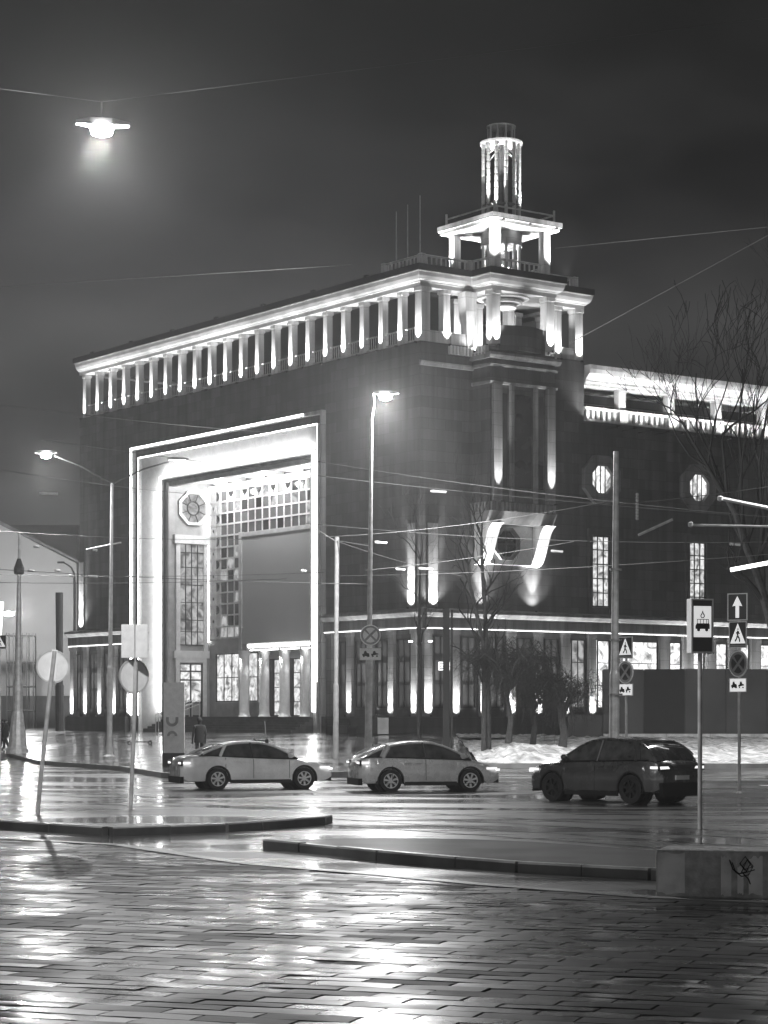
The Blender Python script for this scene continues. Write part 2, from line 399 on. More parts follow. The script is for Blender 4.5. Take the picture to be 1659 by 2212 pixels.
# second island: dark rough asphalt hump on the right
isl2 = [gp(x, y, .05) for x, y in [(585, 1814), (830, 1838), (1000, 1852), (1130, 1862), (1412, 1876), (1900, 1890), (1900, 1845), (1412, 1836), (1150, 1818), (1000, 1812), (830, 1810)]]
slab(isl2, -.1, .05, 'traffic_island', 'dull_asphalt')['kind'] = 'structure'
# tram rails in the road, each a dark groove beside a polished head
for k in (0, 2.57, 5.6, 8.17):
    o = MB()
    for (d0, d1, z) in ((0, .07, -.094), (.07, .13, -.096)):
        P = [(-60, 51 + 1.36 * 60 - k), (60, 51 - 1.36 * 60 - k)]
        P = [(-45, 51 + 1.36 * 45 - k), (22, 51 - 1.36 * 22 - k)]
        o.add([(P[0][0], P[0][1] + d0 * 1.7, z), (P[1][0], P[1][1] + d0 * 1.7, z), (P[1][0], P[1][1] + d1 * 1.7, z), (P[0][0], P[0][1] + d1 * 1.7, z)], [(0, 1, 2, 3)])
    o = o.build('tram_rail', 'rail'); o.data.materials.append(M['sign_black']); o.data.polygons[1].material_index = 1
    tag(o, 'steel tram rail set flush in the wet road', 'rail', 'tram rails', 'structure')
# lane line painted on the far road at the right
MB().add([(12, 69.5, -.094), (40, 66, -.094), (40, 66.5, -.094), (12, 70.2, -.094)], [(0, 1, 2, 3)]).build('road_marking', 'mottled_white')['kind'] = 'structure'
# ------------------------------------------------------------------ the theatre building
# local frame: x runs along the right-hand front, y along the left-hand front, both away from the near corner; heights are world heights
BR = math.atan2(.5897, .8077)
hall = empty('theatre_building', (2.08, 125, 0), BR)
tag(hall, 'large dark stone theatre with floodlit top colonnade, corner tower and huge lit portal', 'building')
def B(x0, x1, y0, y1, z0, z1, name, m, parent=None, bevel=0):
    return MB().box(x0, x1, y0, y1, z0, z1).build(name, m, parent or hall, bevel=bevel)
GZ = .9
# walls
m = MB()
m.box(0, 3.9, 0, 9.5, GZ, 23.6).box(0, 3.9, 32.9, 40.8, GZ, 23.6).box(0, 3.9, 9.5, 32.9, 20.7, 23.6).box(3.9, 12.4, 0, 40.8, GZ, 23.6)
m.build('wall', 'dark_stone', hall)
# ground storey: plinth, pilasters, fascia and cornice shelf
def plinth(x0, x1, y0, y1): return B(x0, x1, y0, y1, GZ, 2.1, 'plinth', 'plinth_stone')
plinth(-.55, 0, -.55, 9.2); plinth(-.55, 0, 33.2, 42.0); plinth(0, 70, -.55, 0)
def shelf(a, b, side):
    """fascia and cornice over the ground storey; side L: the portal front, R: the other front"""
    prof = [(0, 7.13), (-.32, 7.13), (-.32, 7.8), (-.45, 7.86), (-.62, 8.05), (-.62, 8.2), (0, 8.34)]
    if side == 'L': MB().prism(prof, a, b, 'y').build('ledge', 'mid_stone', hall)
    else: MB().prism(prof, a, b, 'x').build('ledge', 'mid_stone', hall)
shelf(-.62, 9.3, 'L'); shelf(33.1, 42.0, 'L'); shelf(-.0, 70, 'R')
upl = []      # uplights: (x, y, z, target dir, power, angle)
def pilaster(x, y, side, w=.55, z1=7.13):
    if side == 'L': o = MB().box(-.22, 0, y - w / 2, y + w / 2, 2.1, z1).box(-.27, 0, y - w / 2 - .06, y + w / 2 + .06, 6.85, z1)
    else: o = MB().box(x - w / 2, x + w / 2, -.22, 0, 2.1, z1).box(x - w / 2 - .06, x + w / 2 + .06, -.27, 0, 6.85, z1)
    o.build('pilaster', 'mid_stone', hall)
ul = random.Random(4)
def uplight(x, y, z, d, power=330, angle=34, parent=None, r=.07):
    """small floodlight: a housing with a glowing lens, standing at (x, y, z) and pointing along d"""
    d = Vector(d).normalized()
    MB().lathe((x, y, z - .02), [(.06, 0), (.08, .04), (.08, .09)], 8).build('floodlight', 'dark_metal', parent or hall)
    power *= ul.uniform(.6, 1.35); d = (d + Vector((ul.gauss(0, .015), ul.gauss(0, .015), 0))).normalized()
    spot(parent or hall, Vector((x, y, z)) + Vector((0, 0, .12)), d, power, angle, .9, r)
    spot(parent or hall, Vector((x, y, z)) + Vector((0, 0, .1)), Vector((d.x * 2.5, d.y * 2.5, 1)), power * .13, 120, 1.0, r)
Ls = [.35, 2.6, 4.7, 6.8, 8.9]; Ll = [33.3, 35.4, 37.5, 39.6, 41.6]
for y in Ls + Ll:
    pilaster(0, y, 'L')
    if y not in (8.9,): uplight(-.50, y, 2.12, (.16, 0, 1), 1500, 54)
Rs = [.4, 2.4, 4.5, 6.6, 8.7, 10.8, 12.9, 14.9] + [16.9 + 2.0 * i for i in range(1, 14)]
for i, x in enumerate(Rs):
    pilaster(x, 0, 'R', .55 if x < 16 else .8)
    if x < 16: uplight(x, -.50, 2.12, (0, .16, 1), 1600, 54)
    elif x < 34: uplight(x + .62, -.6, 2.12, (0, .14, 1), 1500, 80)
# ground storey windows and doors between the pilasters
def window(x0, x1, z0, z1, side, glass, nx=2, nz=3, off=.0, name='window', frame='dark_metal', fr=.07):
    """window in the wall plane; side L uses x0,x1 as y range"""
    w = MB(); p = MB()
    def bb(mm, a, b, c, d, t0, t1):
        if side == 'L': mm.box(off - t1, off - t0, a, b, c, d)
        else: mm.box(a, b, off - t1, off - t0, c, d)
    bb(p, x0, x1, z0, z1, .0, .03)
    bb(w, x0, x0 + fr, z0, z1, .032, .10); bb(w, x1 - fr, x1, z0, z1, .032, .10); bb(w, x0 + fr, x1 - fr, z0, z0 + fr, .032, .10); bb(w, x0 + fr, x1 - fr, z1 - fr, z1, .032, .10)
    for i in range(1, nx):
        c = x0 + (x1 - x0) * i / nx; bb(w, c - fr * .35, c + fr * .35, z0 + fr, z1 - fr, .032, .085)
    for i in range(1, nz):
        c = z0 + (z1 - z0) * i / nz; bb(w, x0 + fr, x1 - fr, c - fr * .35, c + fr * .35, .032, .075)
    o = w.build(name, frame, hall); p.build('pane', glass, o); return o
for a, b in zip(Ls, Ls[1:]): window(a + .5, b - .5, 2.6, 6.6, 'L', 'window_grey', 2, 3)
for a, b in zip(Ll, Ll[1:]): window(a + .5, b - .5, 2.6, 6.6, 'L', 'window_grey', 2, 3)
for i, (a, b) in enumerate(zip(Rs, Rs[1:])):
    g = 'window_grey' if b < 11 else ('dim_window' if b < 13.5 else 'lit_window_bright')
    window(a + .5, b - .5, 2.6, 6.75, 'R', g, 1 if b > 13 else 2, 3)
for bx in ((-.36, -.325, -.3, 9.2, 7.14, 7.19), (-.36, -.325, 33.2, 41.9, 7.14, 7.19), (-.3, 46, -.36, -.325, 7.14, 7.19)): MB().box(*bx).build('light_line', 'soft_glow', hall)  # glowing line stands in for the uplit underside of the ledge
# small lit house sign and two small wall lamps by the corner
s = B(1.0, 1.9, -.34, -.28, 4.72, 5.28, 'wall_sign', 'sign_dark')
t = MB().box(1.05, 1.85, -.352, -.341, 4.77, 4.82).box(1.05, 1.85, -.352, -.341, 5.18, 5.23).box(1.05, 1.1, -.352, -.341, 4.82, 5.18).box(1.8, 1.85, -.352, -.341, 4.82, 5.18)
t.box(1.18, 1.55, -.352, -.341, 4.9, 4.96).box(1.18, 1.55, -.352, -.341, 5.04, 5.1)
t.box(1.62, 1.74, -.352, -.341, 4.88, 4.92).box(1.62, 1.74, -.352, -.341, 4.98, 5.02).box(1.62, 1.74, -.352, -.341, 5.08, 5.12).box(1.62, 1.65, -.352, -.341, 5.02, 5.08).box(1.71, 1.74, -.352, -.341, 4.92, 4.98)
t.build('lettering', 'soft_glow', s)
for x, y in ((-.4, .35), (.45, -.4)):
    a = MB().tube([(x, y, 6.3), (x - .12, y - .12, 6.42)], .025).build('wall_lamp', 'dark_metal', hall)
    MB().box(x - .25, x - .08, y - .25, y - .08, 6.36, 6.44).build('lens', 'led', a)
# benches and bin at the foot of the wall
# uplights standing on the ledge, washing the upper wall in narrow tongues
for (x, y, d, p, an) in [(-.36, .75, (.04, 0, 1), 5000, 34), (.85, -.36, (0, .04, 1), 5000, 34), (4.35, -.46, (0, .05, 1), 3200, 50), (8.25, -.46, (0, .05, 1), 3200, 50), (-.36, 40.4, (.04, 0, 1), 5000, 34)]:
    uplight(x, y, 8.3, d, p, an)
    # flat stone strip behind it
for (x0, x1, y0, y1) in ((-.10, 0, .4, 1.1), (.5, 1.2, -.10, 0), (-.10, 0, 40.05, 40.75)):
    B(x0, x1, y0, y1, 8.36, 13.2, 'wall_strip', 'mid_stone')
# string courses under the colonnade
MB().prism([(0, 22.2), (-.12, 22.2), (-.2, 22.45), (0, 22.5)], -.1, 3.8, 'x').build('string_course', 'mid_stone', hall)
# top colonnade: beam, hollow cornice and roof edge all round, as rings
def cornice_ring(path, name):
    """sweep of the cornice profile along an outward corner path (list of (x, y)); outward is to the right of travel"""
    prof = [(1.15, 26.72), (.0, 26.72), (-.02, 26.95), (-.10, 26.97), (-.12, 27.02), (-.24, 27.1), (-.34, 27.28), (-.39, 27.5), (-.42, 27.52), (-.42, 27.72), (-.3, 27.86), (1.15, 27.86)]
    n = len(path); vs = []; fs = []; k = len(prof)
    for i, p in enumerate(path):
        p = Vector((p[0], p[1], 0)); a = Vector((*path[i - 1], 0)) if i else None; b = Vector((*path[i + 1], 0)) if i < n - 1 else None
        def nrm(d): d = d.normalized(); return Vector((-d.y, d.x, 0))     # inward (left of travel)
        if a is None: m_ = nrm(b - p)
        elif b is None: m_ = nrm(p - a)
        else:
            n1, n2 = nrm(p - a), nrm(b - p); m_ = (n1 + n2) / (1 + n1.dot(n2))
        for (o_, z) in prof: vs.append(p + m_ * o_ + Vector((0, 0, z)))
    for i in range(n - 1):
        for j in range(k): fs.append((i * k + j, i * k + (j + 1) % k, (i + 1) * k + (j + 1) % k, (i + 1) * k + j))
    return MB().add(vs, fs).build(name, 'cornice_stone', hall)
path = [(0, 40.8), (0, 0), (3.8, 0), (3.8, -1.75), (8.7, -1.75), (8.7, 0), (12.4, 0), (12.4, 40.8)]
cornice_ring(path, 'cornice')
re_ = [(-.46, 41.0), (-.46, -.46), (3.34, -.46), (3.34, -2.21), (9.16, -2.21), (9.16, -.46), (12.86, -.46), (12.86, 41.0)]
re_i = [(-.2, 40.9), (-.2, -.2), (3.6, -.2), (3.6, -1.95), (8.9, -1.95), (8.9, -.2), (12.6, -.2), (12.6, 40.9)]
m = MB(); vs = [(*p, 27.56) for p in re_] + [(*p, 27.92) for p in re_] + [(*p, 27.92) for p in re_i] + [(*p, 27.56) for p in re_i]
fs = []
for i in range(7):
    for a in range(4): fs.append((a * 8 + i, a * 8 + i + 1, ((a + 1) % 4) * 8 + i + 1, ((a + 1) % 4) * 8 + i))
m.add(vs, fs).build('roof_edge', 'roof_dark', hall)
MB().box(0, 12.4, 40.1, 40.8, 26.72, 27.8).build('end_beam', 'pale_stone', hall)
rl = random.Random(13)
def column(x, y, w, z0=23.6, z1=26.72, light=None, power=300):
    o = MB().box(x - w / 2, x + w / 2, y - w / 2, y + w / 2, z0, z1).box(x - w / 2 - .05, x + w / 2 + .05, y - w / 2 - .05, y + w / 2 + .05, z1 - .22, z1 - .003)
    o.build('column', 'pale_stone', hall)
    for lx, ly in (light or []):
        MB().box(x + lx - .06, x + lx + .06, y + ly - .06, y + ly + .06, z0 - .14, z0 - .02).build('floodlight', 'dark_metal', hall)
        spot(hall, (x + lx, y + ly, z0 + .02), (-lx * .25, -ly * .25, 1), power * rl.uniform(2.1, 4.0), rl.uniform(62, 80), .9, .05)
us = [.25 + 1.91 * i for i in range(22)]
for i, u in enumerate(us):
    column(.35, u, .62 if i == 0 else .41, light=[(-.52, 0)], power=330)
for x in (2.0, ): column(x, .35, .48, light=[(0, -.52)])
MB().add([(0, 0, 0)], []) if False else None
column(10.45, .35, .5, light=[(0, -.52)]); column(12.05, .35, .6, light=[(0, -.55)])
for i in range(6): column(12.05, 3.5 + 7.2 * i, .5)
# tapered pier in the re-entrant angle
MB().add([(3.75 - .28, .0, 23.5), (3.75 + .1, 0, 23.5), (3.75 + .1, .4, 23.5), (3.75 - .28, .4, 23.5), (3.1, -.28, 25.6), (3.85, -.28, 25.6), (3.85, .4, 25.6), (3.1, .4, 25.6), (3.05, -.3, 26.72), (3.9, -.3, 26.72), (3.9, .45, 26.72), (3.05, .45, 26.72)],
         [(0, 3, 2, 1), (0, 1, 5, 4), (1, 2, 6, 5), (2, 3, 7, 6), (3, 0, 4, 7), (4, 5, 9, 8), (5, 6, 10, 9), (6, 7, 11, 10), (7, 4, 8, 11), (8, 9, 10, 11)]).build('tapered_pier', 'pale_stone', hall)
uplight(3.5, -.55, 23.2, (0, .12, 1), 500, 60)
# bay loggia columns, solid curved balcony and stuff within
column(4.22, -1.4, .58, light=[(0, -.5), (-.5, 0)], power=230); column(8.3, -1.4, .58, light=[(0, -.5)], power=270)
column(4.22, 2.2, .5, light=[(0, -.5)]); column(8.3, 2.2, .5, light=[(0, -.5)]); column(6.2, 2.6, .5, light=[(-.5, 0)]); column(9.9, 3.4, .5, light=[(-.5, 0)])
m = MB(); arc = [(4.5 + 3.5 * i / 14, -1.55 - .55 * math.sin(PI * i / 14)) for i in range(15)]
m.prism(arc + [(8.0, -1.3), (4.5, -1.3)], 23.3, 24.75).build('balcony_front', 'dark_stone', hall)
m = MB()
for k, (r, z) in enumerate(((1.55, 26.6), (1.15, 26.35), (.8, 26.1))): m.lathe((6.25, .2, z), [(r - .35, 0), (r, .05), (r, .18), (r - .3, .24)], 20)
m.build('ceiling_rings', 'pale_stone', hall)
# parapet rails between columns
for a, b in zip(us, us[1:]):
    m = MB().box(.3, .36, a + .3, b - .3, 24.45, 24.53).box(.3, .36, a + .3, b - .3, 23.75, 23.8)
    for t_ in range(1, 6):
        y = a + .3 + (b - a - .6) * t_ / 6; m.box(.315, .345, y - .015, y + .015, 23.8, 24.45)
    m.build('railing', 'galvanised', hall)
for (a, b) in ((.7, 1.75), (10.75, 11.75)): B(a, b, .1, .25, 23.6, 24.3, 'parapet_panel', 'pale_stone')
B(2.3, 3.4, .1, .25, 23.6, 24.3, 'parapet_panel', 'pale_stone')
# dentil corbels below the loggia
m = MB()
for i in range(8): m.box(2.0 + .25 * i, 2.12 + .25 * i, -.25, 0, 23.0, 23.5)
for i in range(5): m.box(3.55, 3.8, -.3 - .3 * i, -.18 - .3 * i, 23.0, 23.5)
for i in range(5): m.box(8.72, 8.95, -.3 - .3 * i, -.18 - .3 * i, 23.0, 23.5)
m.build('dentils', 'pale_stone', hall)
# projecting bay (oriel) on the right-hand front
m = MB().box(3.8, 8.7, -1.6, 0, 14.0, 23.3)
m.build('bay', 'dark_stone', hall)
m = MB().prism([(0, 22.75), (-1.85, 22.75), (-1.95, 22.95), (-1.95, 23.1), (0, 23.1)], 3.55, 8.95, 'x').prism([(0, 22.3), (-1.72, 22.3), (-1.8, 22.45), (0, 22.5)], 3.68, 8.82, 'x').prism([(0, 21.3), (-1.72, 21.3), (-1.78, 21.45), (0, 21.5)], 3.7, 8.8, 'x')
m.build('bay_mouldings', 'mid_stone', hall)
for x, wd in ((4.25, .62), (5.35, .22), (7.15, .22), (8.28, .62)):
    B(x - wd / 2, x + wd / 2, -1.82, -1.6, 14.55, 21.3, 'bay_pilaster', 'mid_stone')
    if wd > .5:
        MB().box(x - .08, x + .08, -2.3, -2.14, 14.45, 14.55).build('floodlight', 'dark_metal', hall)
        spot(hall, (x, -2.2, 14.6), (0, .10, 1), 2600, 36, .9, .05)
for a, b in ((4.75, 5.1), (5.6, 6.9), (7.4, 7.8)):
    B(a, b, -1.63, -1.6, 15.4, 20.8, 'bay_window', 'window_dark')
m = MB()
for i in range(15): m.box(3.85 + .33 * i, 4.03 + .33 * i, -1.78, -1.6, 14.0, 14.5)
for i in range(5): m.box(3.62, 3.8, -1.5 + .32 * i, -1.32 + .32 * i, 14.0, 14.5)
m.build('dentils', 'mid_stone', hall)
m = MB().prism([(0, 14.0), (-1.72, 14.0), (-1.5, 13.6), (-1.3, 13.3), (0, 13.3)], 3.7, 8.8, 'x').build('bay_corbel', 'mid_stone', hall)
B(4.7, 7.85, -.55, 0, 11.0, 13.3, 'console_panel', 'pale_plaster')
# scroll consoles either side
def s_curve():
    pts = []
    for i in range(13):
        t = i / 12; z = 13.3 - 2.3 * (t - .125 * math.sin(2 * PI * t)); y = -1.75 + 1.55 * t; pts.append((y, z))
    return pts
sc = s_curve()
for x in (4.35, 8.3):
    MB().prism(sc + [(0, 10.95), (0, 13.3)], x - .42, x + .42, 'x').build('scroll_console', 'pale_stone', hall)
# octagonal window under the bay
def octagon(cx, cz, r, side, glass, off=0, frame='mid_stone', depth=.3, bars=True, ring=.24):
    ax = {'L': 'x', 'R': 'y'}[side]
    o = MB().ring(oct_poly(cx, cz, r), oct_poly(cx, cz, r - ring), off - depth, off, ax).build('octagonal_window', frame, hall)
    MB().prism(oct_poly(cx, cz, r - ring), off - .05, off - .02, ax).build('pane', glass, o)
    g = MB()
    def bb(a, b, c, d):
        if side == 'R': g.box(a, b, off - .09, off - .052, c, d)
        else: g.box(off - .09, off - .052, a, b, c, d)
    if bars == 'v':
        for k in (-.26, 0, .26): bb(cx + k * r - .03, cx + k * r + .03, cz - r * .7, cz + r * .7)
    elif bars == 'cross':
        bb(cx - .05, cx + .05, cz - r * .75, cz + r * .75); bb(cx - r * .75, cx - .051, cz - .03, cz + .03); bb(cx + .051, cx + r * .75, cz - .03, cz + .03)
    elif bars == 'wheel':
        g.ring([(cx + .48 * r * math.cos(a * PI / 12), cz + .48 * r * math.sin(a * PI / 12)) for a in range(24)], [(cx + .42 * r * math.cos(a * PI / 12), cz + .42 * r * math.sin(a * PI / 12)) for a in range(24)], off - .09, off - .052, ax)
        for k in range(8):
            a = PI / 8 + k * PI / 4; pts = [(cx + q * r * math.cos(a), cz + q * r * math.sin(a)) for q in (.46, .78)]
            pp = [(off - .07, *p) if side == 'L' else (p[0], off - .07, p[1]) for p in pts]; g.tube(pp, .03, 4)
    g.build('glazing_bars', 'dark_metal', o); return o
octagon(5.8, 12.2, .95, 'R', 'window_dark', -.56, 'mid_stone', .22, 'cross', .2)

# right-hand wing
WZ = 23.35
MB().box(12.4, 70, .0, 12.4, GZ, 20.0).box(12.4, 70, 3.2, 12.4, 20.0, 22.2).build('wing_wall', 'dark_stone', hall)
MB().prism([(.3, 22.15), (.0, 22.15), (0, 22.32), (-.12, 22.36), (-.12, 22.5), (-.2, 22.62), (-.5, 22.85), (-.55, 23.1), (-.55, 23.35), (3.2, 23.45), (3.2, 22.2), (.9, 22.2)], 12.45, 70, 'x').build('wing_cornice', 'pale_stone', hall)
m = MB().box(12.4, 70, -.15, .25, 20.0, 20.12).box(12.4, 70, -.12, .2, 20.72, 20.86)
for i in range(130): m.box(12.6 + .44 * i, 12.8 + .44 * i, -.03, .15, 20.12, 20.72)
m.build('balustrade', 'pale_stone', hall)
m = MB().box(12.4, 70, .1, .14, 21.02, 21.06)
for i in range(40): m.box(12.7 + 1.4 * i, 12.74 + 1.4 * i, .1, .14, 20.86, 21.02)
m.build('railing', 'steel', hall)
for i in range(14):
    x = 15.5 + 4.1 * i
    B(x - .28, x + .28, -.02, .42, 20.86, 22.15, 'gallery_post', 'pale_stone'); B(x - .34, x + .34, -.18, .28, 20.121, 20.87, 'gallery_pedestal', 'pale_stone')
    if i < 5:
        for dx in (-1.37, 0, 1.37):
            spot(hall, (x + dx, -1.15, 19.75), (0, .42, 1), 330, 105, .7, .06)
            MB().box(x + dx - .08, x + dx + .08, -1.25, -1.08, 19.6, 19.73).tube([(x + dx, 0, 19.62), (x + dx, -1.15, 19.62)], .02).build('floodlight', 'dark_metal', hall)
spot(hall, (12.9, -1.15, 19.75), (0, .42, 1), 330, 105, .7, .06)
for i in range(7):
    x = 13.67 + 8.13 * i
    octagon(x, 16.5, 1.45, 'R', 'lit_window_bright', -.0, 'mid_stone', .3, 'v', .62)
    window(x - .72, x + .72, 8.75, 13.1, 'R', 'lit_window', 3, 5, 0, 'tall_window', 'dark_metal', .09)
    MB().box(x - 1.0, x - .74, -.18, 0, 8.4, 13.5).box(x + .74, x + 1.0, -.18, 0, 8.4, 13.5).box(x - .74, x + .74, -.18, 0, 13.12, 13.5).build('window_surround', 'dark_stone', hall)

# ---------------- portal on the left-hand front: recess x 0..3.9, opening y 11.1..29.8, top 18.45
PY0, PY1 = 9.5, 32.9
def frame3(y0, y1, zt, wd, x0, x1, name, material, zb=GZ):
    """U-shaped frame (two jambs and a lintel) of width wd whose outer edges are y0, y1, zt"""
    poly = [(y0, zb), (y0, zt), (y1, zt), (y1, zb), (y1 - wd, zb), (y1 - wd, zt - wd), (y0 + wd, zt - wd), (y0 + wd, zb)]
    return MB().prism(poly, x0, x1, 'x').build(name, material, hall)
frame3(PY0, PY1, 20.7, .22, -.30, .0, 'portal_rim', 'pale_stone')
frame3(PY0 + .22, PY1 - .22, 20.48, .5, .12, .3, 'portal_groove', 'dark_stone')
frame3(PY0 + .72, PY1 - .72, 19.98, .12, -.12, .3, 'portal_rib', 'pale_stone')
# broad splayed band
def splay(y0, y1, zt, y0b, y1b, ztb, xa, xb, name, material, zb=GZ):
    vs = [(xa, y0, zb), (xa, y0, zt), (xa, y1, zt), (xa, y1, zb), (xb, y0b, zb), (xb, y0b, ztb), (xb, y1b, ztb), (xb, y1b, zb)]
    return MB().add(vs, [(0, 1, 5, 4), (1, 2, 6, 5), (2, 3, 7, 6)]).build(name, material, hall)
splay(PY0 + .84, PY1 - .84, 19.86, 11.1, 29.8, 18.45, .1, .45, 'portal_band', 'pale_plaster')
# stepped mouldings inside
for (i, (a, b)) in enumerate(((.0, .22), (.22, .45), (.45, .8))):
    frame3(11.1 + a, 29.8 - a, 18.45 - a * .75, b - a, .30 + .12 * i, .75 + .1 * i, 'portal_moulding', ['grey_moulding', 'mid_stone', 'grey_moulding'][i])
# masses behind the frame
MB().box(.46, 3.9, 9.5, 11.9, GZ, 20.7).box(.46, 3.9, 29.0, 32.9, GZ, 20.7).box(.46, 3.9, 11.9, 29.0, 18.55, 20.7).build('portal_reveal', 'recess_wall', hall)
# light strips: along rim, rib and the inner edge of the band
def strip(box, m_='led', name='light_strip'): return MB().box(*box).build(name, m_, hall)
strip((-.33, -.302, PY1 - .2, PY1 - .02, 2.2, 20.66)); strip((-.33, -.302, 11.5, PY1 - .2, 20.54, 20.66))
strip((-.14, -.122, 10.3, PY1 - .8, 19.9, 19.96)); strip((-.14, -.122, PY1 - .82, PY1 - .76, 2.2, 19.9))
strip((-.14, -.122, 10.24, 10.28, 4.2, 19.9), 'soft_glow')
strip((.06, .28, 11.06, 11.14, 2.4, 18.35)); strip((.2, .28, 11.14, 29.7, 18.38, 18.44)); strip((.2, .28, 29.74, 29.82, 2.4, 18.44))
def area(loc, direction, sx_, sy_, power, upv=(0, 0, 1)):
    d = bpy.data.lights.new('strip_glow', 'AREA'); d.shape = 'RECTANGLE'; d.size = sx_; d.size_y = sy_; d.energy = power
    o = bpy.data.objects.new('strip_glow', d); COL.objects.link(o); o.parent = hall; o.location = loc
    z = -Vector(direction).normalized(); y = Vector(upv); x = y.cross(z).normalized(); y = z.cross(x)
    o.rotation_euler = Matrix((x, y, z)).transposed().to_euler(); return o
# these are the strips hidden in the inner edge that wash the splayed band
area((-.1, 20.4, 18.5), (.55, 0, 1), 18, .1, 130, (1, 0, 0)); area((-.1, 29.9, 10.2), (.55, 1, 0), .1, 15.5, 170); area((-.1, 11.0, 10.2), (.55, -1, 0), .1, 15.5, 150)
# coffered ceiling
m = MB().box(.9, 3.9, 11.9, 29.0, 18.45, 18.55)
for i in range(8): m.box(.9, 3.899, 13.1 + 2.3 * i, 13.45 + 2.3 * i, 17.9, 18.45)
m.box(.62, .9, 11.9, 29.0, 17.85, 18.45).box(3.5, 3.898, 11.9, 29.0, 17.86, 17.9)
m.build('coffered_ceiling', 'pale_plaster', hall)
# back wall, floor, steps
B(3.7, 3.9, 11.9, 29.0, 6.9, 17.86, 'back_wall', 'recess_wall')
B(0.76, 3.9, 11.9, 29.0, GZ, 2.1, 'portal_floor', 'plinth_stone')
m = MB()
for i in range(6): m.box(.75 - .34 * (6 - i), .75 - .34 * (5 - i), 11.4, 29.4, GZ, 1.15 + .155 * (i + 1) * .98)
m.build('steps', 'plinth_stone', hall)
# light lines on the back wall
strip((3.55, 3.62, 16.0, 28.9, 17.62, 17.70)); strip((3.45, 3.55, 28.86, 28.97, 7.2, 17.5))
# lattice of small panes round a big blank board
cw, ch = .87, .773; LY, LZ = 27.4, 17.5
m = MB(); pn = MB(); pl = MB()
for r in range(14): 
    z = LZ - ch * r; y0 = 12.2 if r <= 4 else 24.8
    m.box(3.58, 3.69, y0, 28.75, z - .055, z + .055)
for c in range(19):
    y = LY - cw * c
    if y < 12: break
    zb = 7.35 if y > 24.6 else 14.4
    m.box(3.60, 3.68, y - .05, y + .05, zb, LZ)
m.box(3.58, 3.69, 28.65, 28.8, 7.3, 17.6).box(3.60, 3.68, 27.98, 28.08, 7.35, LZ)
lat = m.build('lattice_screen', 'white_stone', hall)
rnd = random.Random(5)
A = {'window_dark': MB(), 'window_grey': MB(), 'dim_window': MB(), 'white_stone': MB()}
for r in range(13):
    z1 = LZ - ch * r - .055; z0 = z1 - ch + .11
    A['white_stone'].box(3.64, 3.67, 28.08, 28.65, z0, z1)
    A['white_stone'].box(3.645, 3.672, 27.45, 27.98, z0, z1)
    for c in range(18):
        y1 = LY - cw * c - .05; y0 = y1 - cw + .1
        if y0 < 12.2: break
        if r >= 4 and y0 < 24.6: break
        k = 'white_stone' if r == 0 and c % 2 == 1 else rnd.choice(['window_dark', 'window_grey', 'window_grey', 'dim_window'])
        if r == 12: k = 'dim_window'
        A[k].box(3.65, 3.675, y0, y1, z0, z1)
for k, v in A.items(): v.build('panes', k, lat)
# dark half discs and studs in the border columns, goblet shapes in the top row
m = MB()
for r in range(13):
    zc = LZ - ch * (r + .5)
    if r % 2 == 0: m.prism([(27.95, zc + .3)] + [(27.95 - .36 * math.sin(PI * i / 10), zc + .3 * math.cos(PI * i / 10)) for i in range(11)] + [(27.95, zc - .3)], 3.63, 3.64, 'x')
    else: m.prism([(28.36 + .09 * math.cos(i * PI / 4), zc + .12 * math.sin(i * PI / 4)) for i in range(8)], 3.625, 3.635, 'x')
for c in range(1, 18, 2):
    y = LY - cw * (c + .5)
    if y < 12.5: break
    zc = LZ - .4; m.prism([(y + .33, zc + .28), (y - .33, zc + .28), (y - .22, zc + .02), (y - .05, zc - .1), (y - .05, zc - .28), (y + .05, zc - .28), (y + .05, zc - .1), (y + .22, zc + .02)], 3.63, 3.64, 'x')
m.build('ornaments', 'window_dark', lat)
B(3.5, 3.66, 12.0, 24.45, 6.95, 14.15, 'blank_board', 'board_grey')
m = MB().box(3.42, 3.69, 24.45, 24.8, 2.1, 14.5).box(3.42, 3.69, 12.0, 24.45, 14.15, 14.42).build('board_frame', 'grey_moulding', hall)
# lobby front below: dark wall, lit windows, doors
B(3.72, 3.9, 11.9, 29.0, 2.1, 6.9, 'lobby_wall', 'recess_wall')
def lobby_win(y0, y1, z0, z1, ny_, nz_, g='lit_window', name='lobby_window'): return window(y0, y1, z0, z1, 'L', g, ny_, nz_, 3.71, name, 'dark_metal', .08)
lobby_win(25.0, 28.0, 3.1, 6.4, 3, 2); lobby_win(22.7, 24.3, 3.1, 6.4, 1, 2)
for y in (20.9, 18.6, 16.3, 14.0): lobby_win(y - 1.0, y - .05, 2.12, 5.9, 1, 4, 'lit_window', 'door')
for y in (20.9, 18.6, 16.3, 14.0): lobby_win(y - .03, y + .9, 2.12, 5.9, 1, 4, 'window_grey', 'door')
# entrance canopy on round columns, brightly lit underneath
B(1.75, 3.7, 12.2, 21.2, 6.45, 6.9, 'entrance_canopy', 'pale_plaster')
strip((1.70, 1.748, 12.4, 21.0, 6.62, 6.78)); strip((1.9, 2.1, 12.4, 21.0, 6.41, 6.448), 'led')
for y in (22.3, 19.9, 17.5, 15.1, 12.7):
    MB().lathe((2.3, y, 2.1), [(.42, 0), (.36, .1), (.33, .3), (.33, 4.0), (.4, 4.2), (.42, 4.35)], 20).build('round_column', 'pale_plaster', hall, smooth=True)
    spot(hall, (1.75, y, 6.35), (.09, 0, -1), 500, 50, .6, .05)
    spot(hall, (2.3, y - .9, 6.3), (.0, .1, -1), 90, 60, .6, .05)
